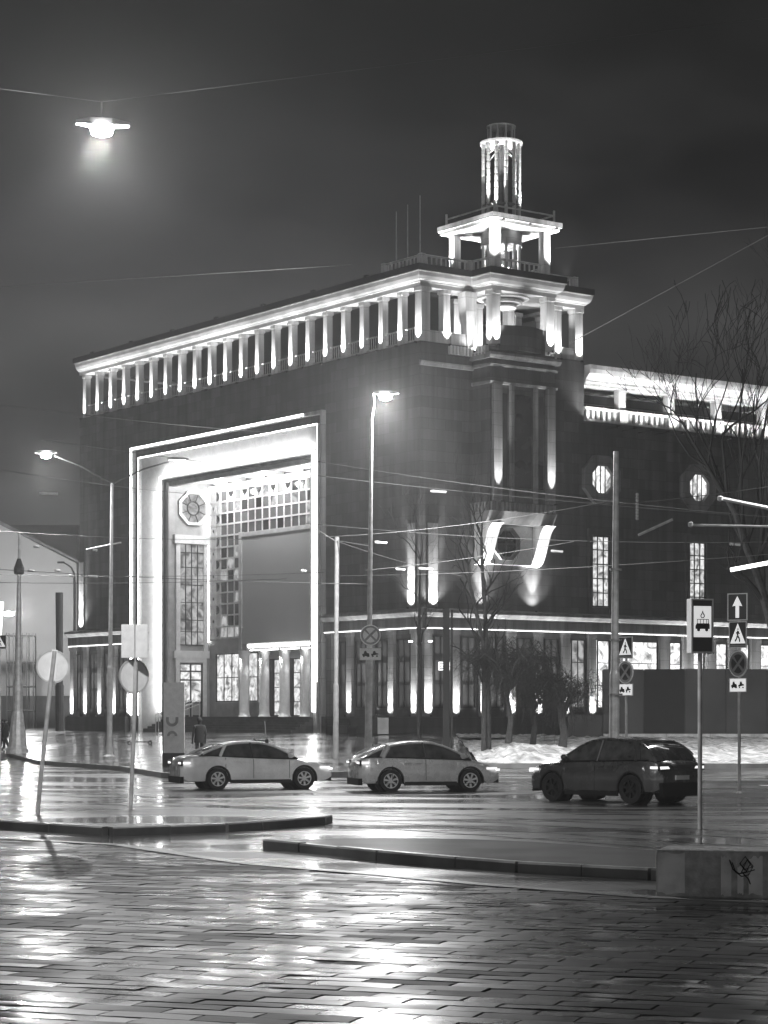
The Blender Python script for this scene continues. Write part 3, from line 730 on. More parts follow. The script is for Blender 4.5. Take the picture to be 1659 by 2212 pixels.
# side wall of the recess (facing the right): octagon, tall window, door
def sidebox(mm, x0, x1, z0, z1, t0, t1): mm.box(x0, x1, 29.0 - t1, 29.0 - t0, z0, z1)
m = MB(); sidebox(m, .98, 1.3, 6.6, 13.9, 0, .16); sidebox(m, 3.2, 3.5, 6.6, 13.9, 0, .16); sidebox(m, .8, 3.65, 13.9, 14.5, 0, .3); sidebox(m, .8, 3.6, 6.1, 6.6, 0, .22)
sidebox(m, .95, 1.25, 2.1, 6.1, 0, .18); sidebox(m, 3.1, 3.4, 2.1, 6.1, 0, .18); sidebox(m, 1.25, 3.1, 5.8, 6.1, 0, .18)
m.build('window_surround', 'pale_plaster', hall)
m = MB(); sidebox(m, 1.3, 3.2, 7.0, 13.85, .0, .04); g = MB()
for i in range(1, 4): sidebox(g, 1.3 + 1.9 * i / 4 - .03, 1.3 + 1.9 * i / 4 + .03, 7.0, 13.85, .041, .09)
for z in (7.0, 7.9, 8.7, 9.9, 11.1, 12.3, 13.3): sidebox(g, 1.3, 3.2, z - .03, z + .03, .042, .085)
o = g.build('tall_window', 'dark_metal', hall); m.build('pane', 'dim_window', o)
m = MB(); sidebox(m, 1.3, 3.05, 3.0, 5.75, .0, .04); o = MB()
for x in (1.3, 2.17, 3.05): sidebox(o, x - .05, x + .05, 2.1, 5.75, .041, .1)
for z in (2.15, 3.05, 4.6, 5.2, 5.7): sidebox(o, 1.3, 3.05, z - .05, z + .05, .042, .09)
o = o.build('side_door', 'dark_metal', hall); m.build('pane', 'lit_window', o)
o = MB().ring(oct_poly(2.35, 16.35, 1.15), oct_poly(2.35, 16.35, .95), 28.78, 29.0, 'y').build('octagonal_window', 'pale_plaster', hall)
MB().prism(oct_poly(2.35, 16.35, .95), 28.93, 28.96, 'y').build('pane', 'dim_window', o)
g = MB().ring([(2.35 + .5 * math.cos(a * PI / 12), 16.35 + .5 * math.sin(a * PI / 12)) for a in range(24)], [(2.35 + .43 * math.cos(a * PI / 12), 16.35 + .43 * math.sin(a * PI / 12)) for a in range(24)], 28.85, 28.92, 'y')
for k in range(8):
    a = PI / 8 + k * PI / 4; g.tube([(2.35 + q * math.cos(a), 28.88, 16.35 + q * math.sin(a)) for q in (.46, 1.0)], .03, 4)
g.build('glazing_bars', 'dark_metal', o)
# handrails on the steps
m = MB()
for dy in (0, .35, 1.3):
    for dz in (.0, .25): m.tube([(-1.7, 27.0 - dy, 2.0 + dz), (.9, 27.0 - dy, 2.95 + dz)], .035, 6)
    m.tube([(-1.7, 27.0 - dy, 1.1), (-1.7, 27.0 - dy, 2.25)], .035, 6).tube([(.9, 27.0 - dy, 2.1), (.9, 27.0 - dy, 3.2)], .035, 6)
m.build('handrail', 'galvanised', hall)
MB().box(.02, .1, 9.9, 10.5, 5.0, 5.5).build('notice_plate', 'grey_moulding', hall)
# inside light of the recess: point lights below its ceiling
for y in (14.5, 20, 25.5): point(hall, (2.2, y, 17.4), 620, .15)

# ---------------- roof: railing, tower canopy and pipe lantern
TX, TY, RZ = 6.2, .3, 27.86
MB().box(.9, 11.5, .9, 40.4, 26.9, 27.84).box(3.9, 8.6, -1.6, .95, 26.9, 27.83).build('roof', 'roof_dark', hall)
m = MB()
rp = [(.4, 4.0), (.4, .4), (3.9, .4), (4.1, -1.35), (8.4, -1.35), (8.6, .4), (12.0, .4), (12.0, 3.5)]
for a, b in zip(rp, rp[1:]):
    a, b = Vector((*a, 0)), Vector((*b, 0)); m.tube([a + Vector((0, 0, 28.62)), b + Vector((0, 0, 28.62))], .07, 6)
    nn = max(2, int((b - a).length / .35))
    for i in range(nn + 1):
        q = a + (b - a) * i / nn; m.box(q.x - .04, q.x + .04, q.y - .04, q.y + .04, 27.8, 28.6)
m.build('roof_railing', 'pale_stone', hall)
for x, y in ((.4, .4), (3.9, .4), (12.0, .4), (.4, 4.0)): B(x - .16, x + .16, y - .16, y + .16, 27.8, 28.7, 'railing_post', 'pale_stone')
# roof edge pipe with blocks along the long side
m = MB().tube([(-.1, 4, 28.02), (-.1, 41.2, 28.02)], .05)
for i in range(7): m.box(-.2, 0, 5 + 5.6 * i, 5.3 + 5.6 * i, 27.8, 28.15)
m.build('roof_edge_pipe', 'dark_metal', hall)
cp = [(4.26, -1.5), (8.0, -1.5), (8.0, 2.25), (4.26, 2.25)]
for x, y in cp:
    B(x - .24, x + .24, y - .24, y + .24, 27.8, 30.55, 'tower_post', 'pale_stone')
o = MB().prism([(3.5, -2.25), (8.75, -2.25), (8.75, 3.0), (3.5, 3.0)], 30.75, 31.05).prism([(3.62, -2.13), (8.63, -2.13), (8.63, 2.88), (3.62, 2.88)], 30.55, 30.75)
o.build('tower_canopy', 'pale_stone', hall)
m = MB()
for (a, b) in (((3.9, -1.9), (3.9, 2.6)), ((3.9, -1.9), (8.4, -1.9)), ((8.4, -1.9), (8.4, 2.6))):
    m.tube([(a[0], a[1], 31.5), (b[0], b[1], 31.5)], .05); m.tube([(a[0], a[1], 31.0), (a[0], a[1], 31.8)], .07); m.tube([(b[0], b[1], 31.0), (b[0], b[1], 31.8)], .07)
m.build('canopy_railing', 'pale_stone', hall)
m = MB(); n = 12
for k in range(n):
    a = 2 * PI * k / n + .1; x, y = TX + 1.08 * math.cos(a), TY + 1.08 * math.sin(a)
    for j in range(12):
        z0 = 31.05 + .4 * j; m.lathe((x, y, z0), [(.10, 0), (.12, .06), (.12, .32), (.09, .39)], 8)
    m.lathe((x, y, 27.86), [(.1, 0), (.1, 2.7)], 8)
m.build('lantern_tubes', 'pale_stone', hall)
MB().lathe((TX, TY, 32.0), [(1.14, 0), (1.2, .04), (1.2, .12), (1.14, .16)], 24).build('lantern_band', 'mid_stone', hall)
m = MB().lathe((TX, TY, 35.75), [(.9, 0), (1.24, .02), (1.26, .16), (.9, .2)], 24)
m.lathe((TX, TY, 36.75), [(.5, 0), (.86, .04), (.86, .12), (.3, .2)], 24)
for k in range(10):
    a = 2 * PI * k / 10; m.tube([(TX + .78 * math.cos(a), TY + .78 * math.sin(a), 35.9), (TX + .78 * math.cos(a), TY + .78 * math.sin(a), 36.8)], .045, 6)
m.tube([(TX - .9, TY, 35.3), (TX + .9, TY, 35.75)], .03).tube([(TX + .9, TY, 35.2), (TX - .9, TY, 35.7)], .03)
for k in range(8):
    a = 2 * PI * k / 8; m.tube([(TX, TY, 35.8), (TX + 1.05 * math.cos(a), TY + 1.05 * math.sin(a), 35.1)], .035, 5)
m.build('lantern_head', 'pale_stone', hall)
MB().lathe((TX, TY, 31.0), [(.16, 0), (.16, 5.75)], 12).build('lantern_core', 'mid_stone', hall, smooth=True)
MB().lathe((TX, TY, 29.75), [(1.22, 0), (1.22, .79)], 24).build('drum_collar', 'mid_stone', hall, smooth=True)
m = MB()       # spiral stair in the lower drum
pts = [(TX + .8 * math.cos(t * .5), TY + .8 * math.sin(t * .5), 27.9 + .17 * t) for t in range(14)]
m.tube(pts, .05)
m.tube([(x, y, z + .7) for x, y, z in pts], .03)
for x, y, z in pts: m.box(x - .14, x + .14, y - .14, y + .14, z, z + .03)
m.build('spiral_stair', 'pale_stone', hall)
# tower lights: wash canopy soffit and posts from the roof, wash the lantern from the canopy
for x, y in cp:
    spot(hall, (x + (-.95 if x < 6 else .95), y + (-.95 if y < 0 else .95), 27.95), ((.10 if x < 6 else -.10), (.08 if y < 0 else -.08), 1), 3200, 100, .8, .08)
for k in range(4):
    a = k * PI / 2 + .5; spot(hall, (TX + 1.75 * math.cos(a), TY + 1.75 * math.sin(a), 31.12), (-.16 * math.cos(a), -.16 * math.sin(a), 1), 2600, 46, .8, .05)
    spot(hall, (TX + .2 * math.cos(a), TY + .2 * math.sin(a), 28), (.3 * math.cos(a), .3 * math.sin(a), 1), 400, 100, .7, .05)
for x in (4.2, 6.2, 8.2):
    MB().box(x - .07, x + .07, -2.42, -2.3, 30.62, 30.7).build('floodlight', 'dark_metal', hall)
# lights inside the bay loggia
point(hall, (6.2, .4, 24.6), 220, .2)
# lightning masts on the roof
for (u, v, h) in ((3.4, .8, 31.7), (2.3, .8, 31.9), (1.1, .8, 32.2)):
    MB().tube([(v, u, 27.8), (v, u, h)], [.05, .03], 6).build('mast', 'pole_paint', hall)
# ------------------------------------------------------------------ neighbouring buildings on the far left
nb = empty('side_building', (-34, 190, .8))
tag(nb, 'pale rendered building with a sloping roof edge at the far left', 'building')
def W3(parent, mb, name, material):      # mesh given in world coordinates under a parent that sits at parent.location
    o = mb.build(name, material, parent); o.location = -Vector(parent.location); return o
z0 = 18.9
W3(nb, MB().prism([(-70, 3.9), (-26.7, 3.9), (-26.7, 15.4), (-33.4, 18.8), (-42, 23), (-70, 23)], 190, 205, 'y'), 'wall', 'pale_wall')
W3(nb, MB().prism([(-70, .6), (-26.75, .6), (-26.75, 3.897), (-70, 3.897)], 190.1, 205, 'y'), 'base_wall', 'hoarding')
W3(nb, MB().prism([(-26.4, 15.4), (-26.5, 15.65), (-42, 23.5), (-42, 23.1)], 189.6, 205.5, 'y'), 'roof_edge', 'mid_stone')
m = MB()
for x in (-60, -56, -52, -48, -44): m.box(x, x + 1.6, 189.93, 189.99, 7, 10)
W3(nb, m, 'window', 'window_dark')
nb2 = empty('flat_roofed_block', (-40, 215, .8))
tag(nb2, 'dim flat-roofed block rising behind the sloping roof at the far left', 'building')
W3(nb2, MB().box(-90, -30.2, 215, 235, 0, 20.0), 'wall', 'board_grey')
W3(nb2, MB().box(-90, -30.0, 214.6, 235.2, 20.0, 20.9), 'parapet', 'roof_dark')
W3(nb2, MB().prism([(-35.4, 18.9), (-33.4, 18.9), (-33.1, 17.8), (-33.1, 16.6), (-35.4, 16.6)], 208, 214.5, 'y'), 'roof_house', 'roof_dark')
sf = empty('scaffold', (at(40, 1500, 180).x, 180, 1.1)); tag(sf, 'faint scaffold frame against the pale wall at the far left', 'scaffold')
m = MB(); xa, xb = at(14, 1500, 180).x, at(72, 1500, 180).x
for i in range(5):
    for dy in (0, 1.2): m.tube([(xa + (xb - xa) * i / 4, 180 + dy, 1.0), (xa + (xb - xa) * i / 4, 180 + dy, 9)], .05, 5)
for z in (2.6, 4.6, 6.6, 8.8):
    for dy in (0, 1.2): m.tube([(xa, 180 + dy, z), (xb, 180 + dy, z)], .05, 5)
    m.box(xa, xb, 180.05, 181.15, z - .1, z - .05)
W3(sf, m, 'frame', 'pole_dark')

# ------------------------------------------------------------------ hoarding on the verge at the right
hd = empty('site_hoarding', (at(1305, 1590, 113).x, 113, 1.1)); tag(hd, 'long dark panelled hoarding standing along the verge on the right', 'hoarding')
x0 = at(1303, 1590, 113).x; n = 14; pw = 2.1
for i in range(n):
    xa = x0 + i * pw; ya = 113 - .06 * (xa - x0)
    m = MB().box(xa + .01, xa + pw - .01, ya, ya + .08, 1.25, 4.55 if i != 2 else 4.56)
    W3(hd, m, 'panel', 'hoarding' if i != 1 else 'roof_dark')
m = MB()
for i in range(n + 1):
    xa = x0 + i * pw; ya = 113 - .06 * (xa - x0); m.box(xa - .04, xa + .04, ya + .1, ya + .2, .9, 4.5)
W3(hd, m, 'frame', 'pole_dark')
m = MB().box(x0 + .2, x0 + n * pw, 111.0, 111.5, .95, 1.2)
W3(hd, MB().add([(x0, 112.7, .9), (x0 + n * pw, 111, .9), (x0 + n * pw, 111.3, .9), (x0, 113, .9), (x0, 112.7, 1.22), (x0 + n * pw, 111, 1.22), (x0 + n * pw, 111.3, 1.22), (x0, 113, 1.22)],
   [(0, 3, 2, 1), (4, 5, 6, 7), (0, 1, 5, 4), (1, 2, 6, 5), (2, 3, 7, 6), (3, 0, 4, 7)]), 'kerb_block', 'pale_stone')
# a dark side screen between the trees and the hoarding
tag(MB().box(at(1228, 0, 113).x, at(1302, 0, 113).x, 113.2, 113.3, 1.0, 2.2).build('low_fence', 'hoarding'), 'low dark fence between the weeping trees and the tall hoarding', 'fence')

# ------------------------------------------------------------------ street lamps
def lamp_head(parent, p, d, name='lamp_head', power=9000, size=.36, lens='lamp_lens', halo=.34):
    """flat road-lantern at p, its arm arriving along -d; the lens glows downwards"""
    p = Vector(p); d = Vector(d).normalized(); s_ = Vector((-d.y, d.x, 0))
    vs = []
    for (t, hw, z0_, z1_) in ((-.35, .05, -.02, .05), (-.1, .14, -.04, .10), (.3, .17, -.04, .09), (.62, .08, -.02, .04)):
        c = p + d * t; vs += [c - s_ * hw + Vector((0, 0, z0_)), c + s_ * hw + Vector((0, 0, z0_)), c + s_ * hw * .7 + Vector((0, 0, z1_)), c - s_ * hw * .7 + Vector((0, 0, z1_))]
    fs = [(0, 1, 2, 3), (12, 15, 14, 13)]
    for i in range(3):
        for k in range(4): fs.append((i * 4 + k, i * 4 + (k + 1) % 4, i * 4 + 4 + (k + 1) % 4, i * 4 + 4 + k))
    h = W3(parent, MB().add(vs, fs), name, 'pole_paint')
    c = p + d * .12 - Vector(parent.location)
    l = MB().lathe((0, 0, 0), [(.03, -.16 * size / .36), (size * .42, -.12 * size / .36), (size * .5, -.04), (size * .5, 0)], 14).build('lens', lens, h); l.location = p + d * .12 + Vector((0, 0, -.04))
    if power:
        if halo: point(parent, c + Vector((0, 0, -.34)), power * halo, .14)
        spot(parent, c + Vector((0, 0, -.36)), (0, 0, -1), power * .8, 144, .5, .14)
    return h
# suspended lamp, upper left
c0 = at(220, 279, 40)
l1 = empty('hanging_street_lamp', c0); tag(l1, 'glaring lamp hung on a span wire high over the street, upper left', 'street lamp', 'street lamps')
lamp_head(l1, c0 + Vector((-.12, 0, .1)), (1, .2, 0), power=2900, halo=.8, size=.44)
W3(l1, MB().tube([c0 + Vector((0, 0, .18)), c0 + Vector((0, 0, .5))], .02), 'hanger', 'wire')
w0 = MB(); a, b = c0 + Vector((-9, -1, 1.4)), c0 + Vector((16, 3, 3.4))
w0.tube([a, c0 + Vector((0, 0, .5)), b], .0035, 4)
def mast(name, base, top, r0, r1, label, cat, material='pole_paint', foot=None, group=None):
    e_ = empty(name, base); tag(e_, label, cat, group)
    base, top = Vector(base), Vector(top)
    W3(e_, MB().tube([base, base + (top - base) * .33, base + (top - base) * .34, top], [r0, r0 * .96, r0 * .78, r1], 12), 'pole', material)
    if foot: W3(e_, MB().lathe(base, foot, 12), 'foot', material)
    return e_
# double-armed lamp standing on the plaza
pb = at(236, 1638, 99); pb.z = hz(pb.x, pb.y) - .02
lp = mast('street_lamp', pb, at(242, 1043, 99), .13, .06, 'tall two-armed street lamp standing left of the lit portal', 'street lamp', 'pole_paint', [(.28, 0), (.28, .12), (.18, .2), (.15, .6)], 'street lamps')
t = at(242, 1046, 99)
for (x, y, pw_) in ((105, 978, 5200), (378, 992, 600)):
    p = at(x, y, 99); W3(lp, MB().tube([t, t + (p - t) * .5 + Vector((0, 0, .12)), p - (p - t).normalized() * .3], .04), 'arm', 'pole_dark')
    lamp_head(lp, p, Vector((p.x - t.x, 0, 0)), power=pw_, size=.5 if x < 200 else .3, lens='lamp_lens' if x < 200 else 'lamp_lens_soft')
# lamp post with the no-stopping sign, centre
pb = Vector((at(795, 1600, 84).x, 84, -.1)); pt = at(803, 905, 84)
lp2 = mast('street_lamp', pb, pt, .14, .05, 'tall street lamp glaring in front of the facade, with two signs on its post', 'street lamp', 'galvanised', [(.3, 0), (.3, .12), (.2, .2), (.15, .6)], 'street lamps')
ph = at(826, 850, 84); W3(lp2, MB().tube([pt, pt + Vector((.1, 0, .6)), ph + Vector((-.35, 0, 0))], .04), 'arm', 'galvanised')
lamp_head(lp2, ph, (1, -.15, 0), halo=.6, power=9000, size=.52)
# smaller far lamp with a crook, dark posts on the plaza
b_ = at(160, 1560, 160); b_.z = 1.1
e_ = empty('crook_lamp', b_); tag(e_, 'unlit lamp post with a crook arm at the left end of the theatre', 'street lamp', 'street lamps')
W3(e_, MB().tube([b_, at(161, 1260, 160), at(160, 1240, 160), at(154, 1226, 160), at(146, 1220, 160), at(135, 1214, 160)], [.12, .1, .08, .06, .05, .05], 8), 'pole', 'pole_dark')
W3(e_, MB().box(at(133, 0, 160).x - .3, at(133, 0, 160).x + .2, 159.9, 160.1, at(0, 1217, 160).z, at(0, 1213, 160).z), 'lamp_head', 'pole_dark')
b_ = at(38, 1628, 118); b_.z = .1
mast('lamp_mast', b_, at(42, 1150, 118), .26, .05, 'tapering mast with a flared foot near the left edge', 'mast', 'galvanised', [(.62, 0), (.6, .25), (.5, .4), (.42, 1.2), (.3, 2.2), (.26, 2.3)])
W3(_m := empty('lamp_mast_marker') if False else bpy.data.objects['lamp_mast'], MB().lathe(at(41, 1215, 118), [(.1, -.7), (.28, -.6), (.28, -.3), (.1, .2)], 10), 'collar', 'pole_dark')
b_ = at(129, 1560, 150); b_.z = 1.1
mast('slim_post', b_, at(128, 1280, 150), .3, .26, 'plain dark post between the left-edge mast and the theatre', 'post', 'pole_dark')
# big steel traction pole at the right
b_ = Vector((at(1326, 1600, 72).x, 72, .0)); b_.z = -.1
tp = mast('traction_pole', b_, at(1331, 975, 72), .17, .085, 'thick steel tram-wire pole rising beside the dark car', 'pole', 'galvanised', [(.24, 0), (.24, 1.0), (.2, 1.1)])
m = MB()
for y in (1230, 1382, 1500): p = at(1330, y, 72); m.lathe(p, [(.16 if y < 1400 else .19, -.03), (.2 if y < 1400 else .23, -.03), (.2 if y < 1400 else .23, .03), (.16 if y < 1400 else .19, .03)], 14, False)
W3(tp, m, 'clamp', 'steel')
# pale traction pole left of centre and dark column
b_ = at(725, 1600, 92); b_.z = hz(b_.x, 92)
tp2 = mast('traction_pole', b_, at(728, 1160, 92), .12, .1, 'slim pale tram-wire pole in front of the portal right edge', 'pole', 'pole_paint')
W3(tp2, MB().tube([at(727, 1168, 92), at(802, 1180, 88)], .02).tube([at(727, 1170, 92), at(660, 1130, 92)], .02), 'bracket', 'steel')
b_ = at(965, 1606, 104); b_.z = hz(b_.x, 104)
dc = empty('dark_column', b_); tag(dc, 'flat dark column beside a thin pipe between corner and bare tree', 'column')
W3(dc, MB().box(at(957, 0, 104).x, at(971, 0, 104).x, 103.9, 104.2, b_.z, at(0, 1314, 104).z), 'post', 'roof_dark')
W3(dc, MB().tube([(at(976, 0, 104).x, 104, b_.z), at(976, 1318, 104)], .06), 'pipe', 'pole_dark')

# ------------------------------------------------------------------ signs
def disc(parent, c, r, yaw, face, back='sign_back', design=None, name='round_sign', thick=.02):
    """round sign at c facing direction yaw (0 = towards the camera, -Y)"""
    o = MB().ring([(r * math.cos(k * PI / 16), r * math.sin(k * PI / 16)) for k in range(32)], [(r * .9 * math.cos(k * PI / 16), r * .9 * math.sin(k * PI / 16)) for k in range(32)], -.015, thick, 'y').build(name, back, parent)
    o.location = c - Vector(parent.location); o.rotation_euler = (0, 0, yaw)
    MB().prism([(r * .9 * math.cos(k * PI / 16), r * .9 * math.sin(k * PI / 16)) for k in range(32)], -.008, thick - .004, 'y').build('face', face, o)
    if design: design(o, r)
    return o
def d_nostop(o, r):
    m = MB().ring([(r * .9 * math.cos(k * PI / 16), r * .9 * math.sin(k * PI / 16)) for k in range(32)], [(r * .72 * math.cos(k * PI / 16), r * .72 * math.sin(k * PI / 16)) for k in range(32)], -.022, -.010, 'y')
    q = r * .52; t_ = r * .075
    m.prism([(-q - t_, -q + t_), (-q + t_, -q - t_), (q + t_, q - t_), (q - t_, q + t_)], -.021, -.010, 'y'); m.prism([(-q - t_, q - t_), (-q + t_, q + t_), (-t_ * 1.2, t_ * 1.6), (-t_ * 1.6, t_ * .4)], -.021, -.010, 'y')
    m.prism([(q - t_, -q - t_), (q + t_, -q + t_), (t_ * 1.8, -t_ * .2), (t_ * .2, -t_ * 1.8)], -.021, -.010, 'y').build('cross_symbol', 'sign_mid', o)
def plate(parent, c, w_, h_, yaw, face, name='plate_sign', border=None, design=None, thick=.02):
    o = MB().box(-w_ / 2, w_ / 2, -.004, thick, -h_ / 2, h_ / 2).build(name, 'sign_back', parent)
    o.location = c - Vector(parent.location); o.rotation_euler = (0, 0, yaw)
    b_ = .05 * min(w_, h_)
    MB().box(-w_ / 2 + b_, w_ / 2 - b_, -.009, -.0045, -h_ / 2 + b_, h_ / 2 - b_).build('face', face, o)
    if border: MB().ring([(-w_ / 2, -h_ / 2), (w_ / 2, -h_ / 2), (w_ / 2, h_ / 2), (-w_ / 2, h_ / 2)], [(-w_ / 2 + b_, -h_ / 2 + b_), (w_ / 2 - b_, -h_ / 2 + b_), (w_ / 2 - b_, h_ / 2 - b_), (-w_ / 2 + b_, h_ / 2 - b_)], -.012, -.0041, 'y').build('border', border, o)
    if design: design(o, w_, h_)
    return o
def P2(m, pts, a=-.016, b=-.0095): m.prism(pts, a, b, 'y'); return m
def d_tow(o, w_, h_):
    m = MB()      # tow truck hook-up: two wedge shapes with wheels
    for s_ in (-1, 1):
        k = w_ * .21 * s_
        P2(m, [(k - .17 * w_, -.12 * h_), (k + .17 * w_, -.12 * h_ + .1 * h_ * s_), (k + .15 * w_, .05 * h_), (k + .05 * w_, .1 * h_), (k, .28 * h_), (k - .08 * w_, .22 * h_), (k - .1 * w_, .03 * h_), (k - .17 * w_, .02 * h_)])
        for q in (-.1, .1): P2(m, [(k + q * w_ + .045 * w_ * math.cos(i * PI / 4), -.17 * h_ + .045 * w_ * math.sin(i * PI / 4)) for i in range(8)], -.0175, -.0155)
    m.build('tow_symbol', 'sign_black', o)
def d_ped(o, w_, h_):
    P2(MB(), [(-.43 * w_, -.33 * h_), (.43 * w_, -.33 * h_), (0, .43 * h_)], -.0145, -.0095).build('triangle', 'sign_glow', o)
    m = MB(); a, b = -.019, -.015
    def L2(x0_, z0_, x1_, z1_, t_=.035):
        d = Vector((x1_ - x0_, z1_ - z0_)); d.normalize(); n_ = Vector((-d.y, d.x)) * t_
        m.prism([((x0_ + n_.x) * w_, (z0_ + n_.y) * h_), ((x0_ - n_.x) * w_, (z0_ - n_.y) * h_), ((x1_ - n_.x) * w_, (z1_ - n_.y) * h_), ((x1_ + n_.x) * w_, (z1_ + n_.y) * h_)], a, b, 'y')
    m.prism([(.04 * w_ * math.cos(i * PI / 4) + .02 * w_, .04 * w_ * math.sin(i * PI / 4) + .21 * h_) for i in range(8)], a, b, 'y')
    L2(.02, .15, -.01, -.04, .045); L2(-.0, -.04, .09, -.14); L2(.09, -.14, .12, -.27); L2(-.02, -.05, -.07, -.17); L2(-.07, -.17, -.15, -.24); L2(.03, .11, .11, .02, .025); L2(0, .11, -.09, .05, .025)
    m.build('walking_symbol', 'sign_black', o)
    MB().box(-.43 * w_, .43 * w_, -.014, -.0095, -.44 * h_, -.38 * h_).build('stripe', 'sign_mid', o)
def d_arrow(o, w_, h_):
    P2(MB(), [(-.09 * w_, -.4 * h_), (.09 * w_, -.4 * h_), (.09 * w_, .05 * h_), (.25 * w_, .02 * h_), (0, .4 * h_), (-.25 * w_, .02 * h_), (-.09 * w_, .05 * h_)]).build('arrow_symbol', 'sign_glow', o)
# signs on the centre lamp post
s_ = empty('no_stopping_sign', at(800, 1372, 83.8)); tag(s_, 'pale round no-stopping sign on the centre lamp post', 'road sign', 'round no-stopping signs')
disc(s_, at(800, 1372, 83.7), .40, R(6), 'sign_white', 'sign_white', d_nostop)
s_ = empty('tow_away_plate', at(800, 1413, 83.8)); tag(s_, 'small tow-away plate under the round sign on the centre lamp post', 'road sign', 'tow-away plates')
plate(s_, at(800, 1413, 83.7), .82, .46, R(6), 'sign_white', design=d_tow)
# sign pole behind the traction pole
def sign_post(x, ybase, top, Y, zb, label, r=.035):
    b_ = Vector((at(x, 0, Y).x, Y, zb)); e_ = empty('sign_post', b_); tag(e_, label, 'post', 'sign posts')
    W3(e_, MB().tube([b_, (b_.x, Y, at(0, top, Y).z)], r, 10), 'pole', 'galvanised'); W3(e_, MB().lathe(b_, [(.09, 0), (.09, .03), (.05, .06)], 10), 'base_plate', 'galvanised'); return e_
sign_post(1353, 1590, 1376, 74, -.1, 'thin post carrying three signs just behind the thick traction pole', .045)
Y = 73.9; yw = R(-52)
s_ = empty('crossing_sign', at(1351, 1399, Y)); tag(s_, 'pedestrian crossing sign partly hidden by the thick traction pole', 'road sign', 'pedestrian crossing signs')
plate(s_, at(1351, 1399, Y), .66, .74, R(-50), 'sign_dark', border='sign_white', design=d_ped, name='panel')
s_ = empty('no_stopping_sign', at(1351, 1452, Y)); tag(s_, 'round no-stopping sign just beside the thick traction pole', 'road sign', 'round no-stopping signs')
disc(s_, at(1351, 1452, Y), .39, R(-55), 'sign_dark', 'sign_white', d_nostop)
s_ = empty('tow_away_plate', at(1351, 1490, Y)); tag(s_, 'tow-away plate lowest on the post beside the thick traction pole', 'road sign', 'tow-away plates')
plate(s_, at(1351, 1490, Y), .68, .40, R(-50), 'sign_glow', design=d_tow, name='panel')
# right-hand sign pole
sign_post(1597, 1714, 1284, 62.5, -.1, 'thin post carrying four signs near the right edge', .045)
Y = 62.4
s_ = empty('one_way_sign', at(1593, 1311, Y)); tag(s_, 'dark sign with a white upward arrow, top of the right post', 'road sign')
plate(s_, at(1593, 1311, Y), .60, .78, R(-30), 'sign_dark', border='sign_white', design=d_arrow, name='panel')
s_ = empty('crossing_sign', at(1594, 1371, Y)); tag(s_, 'pedestrian crossing sign under the arrow sign', 'road sign', 'pedestrian crossing signs')
plate(s_, at(1594, 1371, Y), .56, .76, R(-36), 'sign_dark', border='sign_white', design=d_ped, name='panel')
s_ = empty('no_stopping_sign', at(1595, 1434, Y)); tag(s_, 'round no-stopping sign under the arrow and crossing signs', 'road sign', 'round no-stopping signs')
disc(s_, at(1595, 1434, Y), .38, R(-55), 'sign_dark', 'sign_white', d_nostop)
s_ = empty('tow_away_plate', at(1594, 1480, Y)); tag(s_, 'tow-away plate lowest on the right sign post', 'road sign', 'tow-away plates')
plate(s_, at(1594, 1480, Y), .54, .40, R(-36), 'sign_glow', design=d_tow, name='panel')
# box sign with a vehicle and flame symbol
Y = 42.6
fs_ = empty('box_sign', Vector((at(1513, 0, Y).x, Y, -.1))); tag(fs_, 'tall boxed sign showing a vehicle under a flame, on its own post', 'road sign')
W3(fs_, MB().tube([Vector((at(1514, 0, Y).x, Y + .12, -.1)), at(1514, 1380, Y) + Vector((0, .12, 0))], .045, 10), 'pole', 'galvanised')
c = at(1517, 1352, Y); yaw = R(16)
o = MB().box(-.235, .235, 0, .22, -.53, .53).build('case', 'sign_back', fs_, bevel=.01); o.location = c - Vector(fs_.location); o.rotation_euler = (0, 0, yaw)
def sub(mb, nm, mt): return mb.build(nm, mt, o)
sub(MB().ring([(-.235, -.53), (.235, -.53), (.235, .53), (-.235, .53)], [(-.205, -.5), (.205, -.5), (.205, .5), (-.205, .5)], -.012, -.002, 'y'), 'border', 'sign_white')
sub(MB().box(-.205, .205, -.008, -.002, -.5, .5), 'face', 'sign_dark')
sub(MB().box(-.185, .185, -.013, -.009, -.22, .385), 'panel', 'sign_glow')
m = MB()
def Q(pts): m.prism(pts, -.019, -.0135, 'y')
Q([(-.15, -.06), (.15, -.06), (.15, .02), (.135, .05), (-.12, .05), (-.15, .0)])
for i in range(4): Q([(-.115 + .065 * i, .05), (-.105 + .065 * i, .05), (-.105 + .065 * i, .12), (-.115 + .065 * i, .12)])
Q([(-.12, .12), (.13, .12), (.13, .132), (-.12, .132)]); Q([(.12, .05), (.135, .05), (.13, .12), (.12, .12)])
for x in (-.085, .085): Q([(x + .034 * math.cos(i * PI / 5), -.075 + .034 * math.sin(i * PI / 5)) for i in range(10)])
fl = [(0, .30), (.02, .25), (.045, .21), (.042, .175), (.02, .15), (-.02, .15), (-.042, .175), (-.045, .21), (-.02, .24)]
m.ring(fl, [(x * .6, .19 + (z - .19) * .6) for x, z in fl], -.019, -.0135, 'y')
sub(m, 'symbol', 'sign_black')
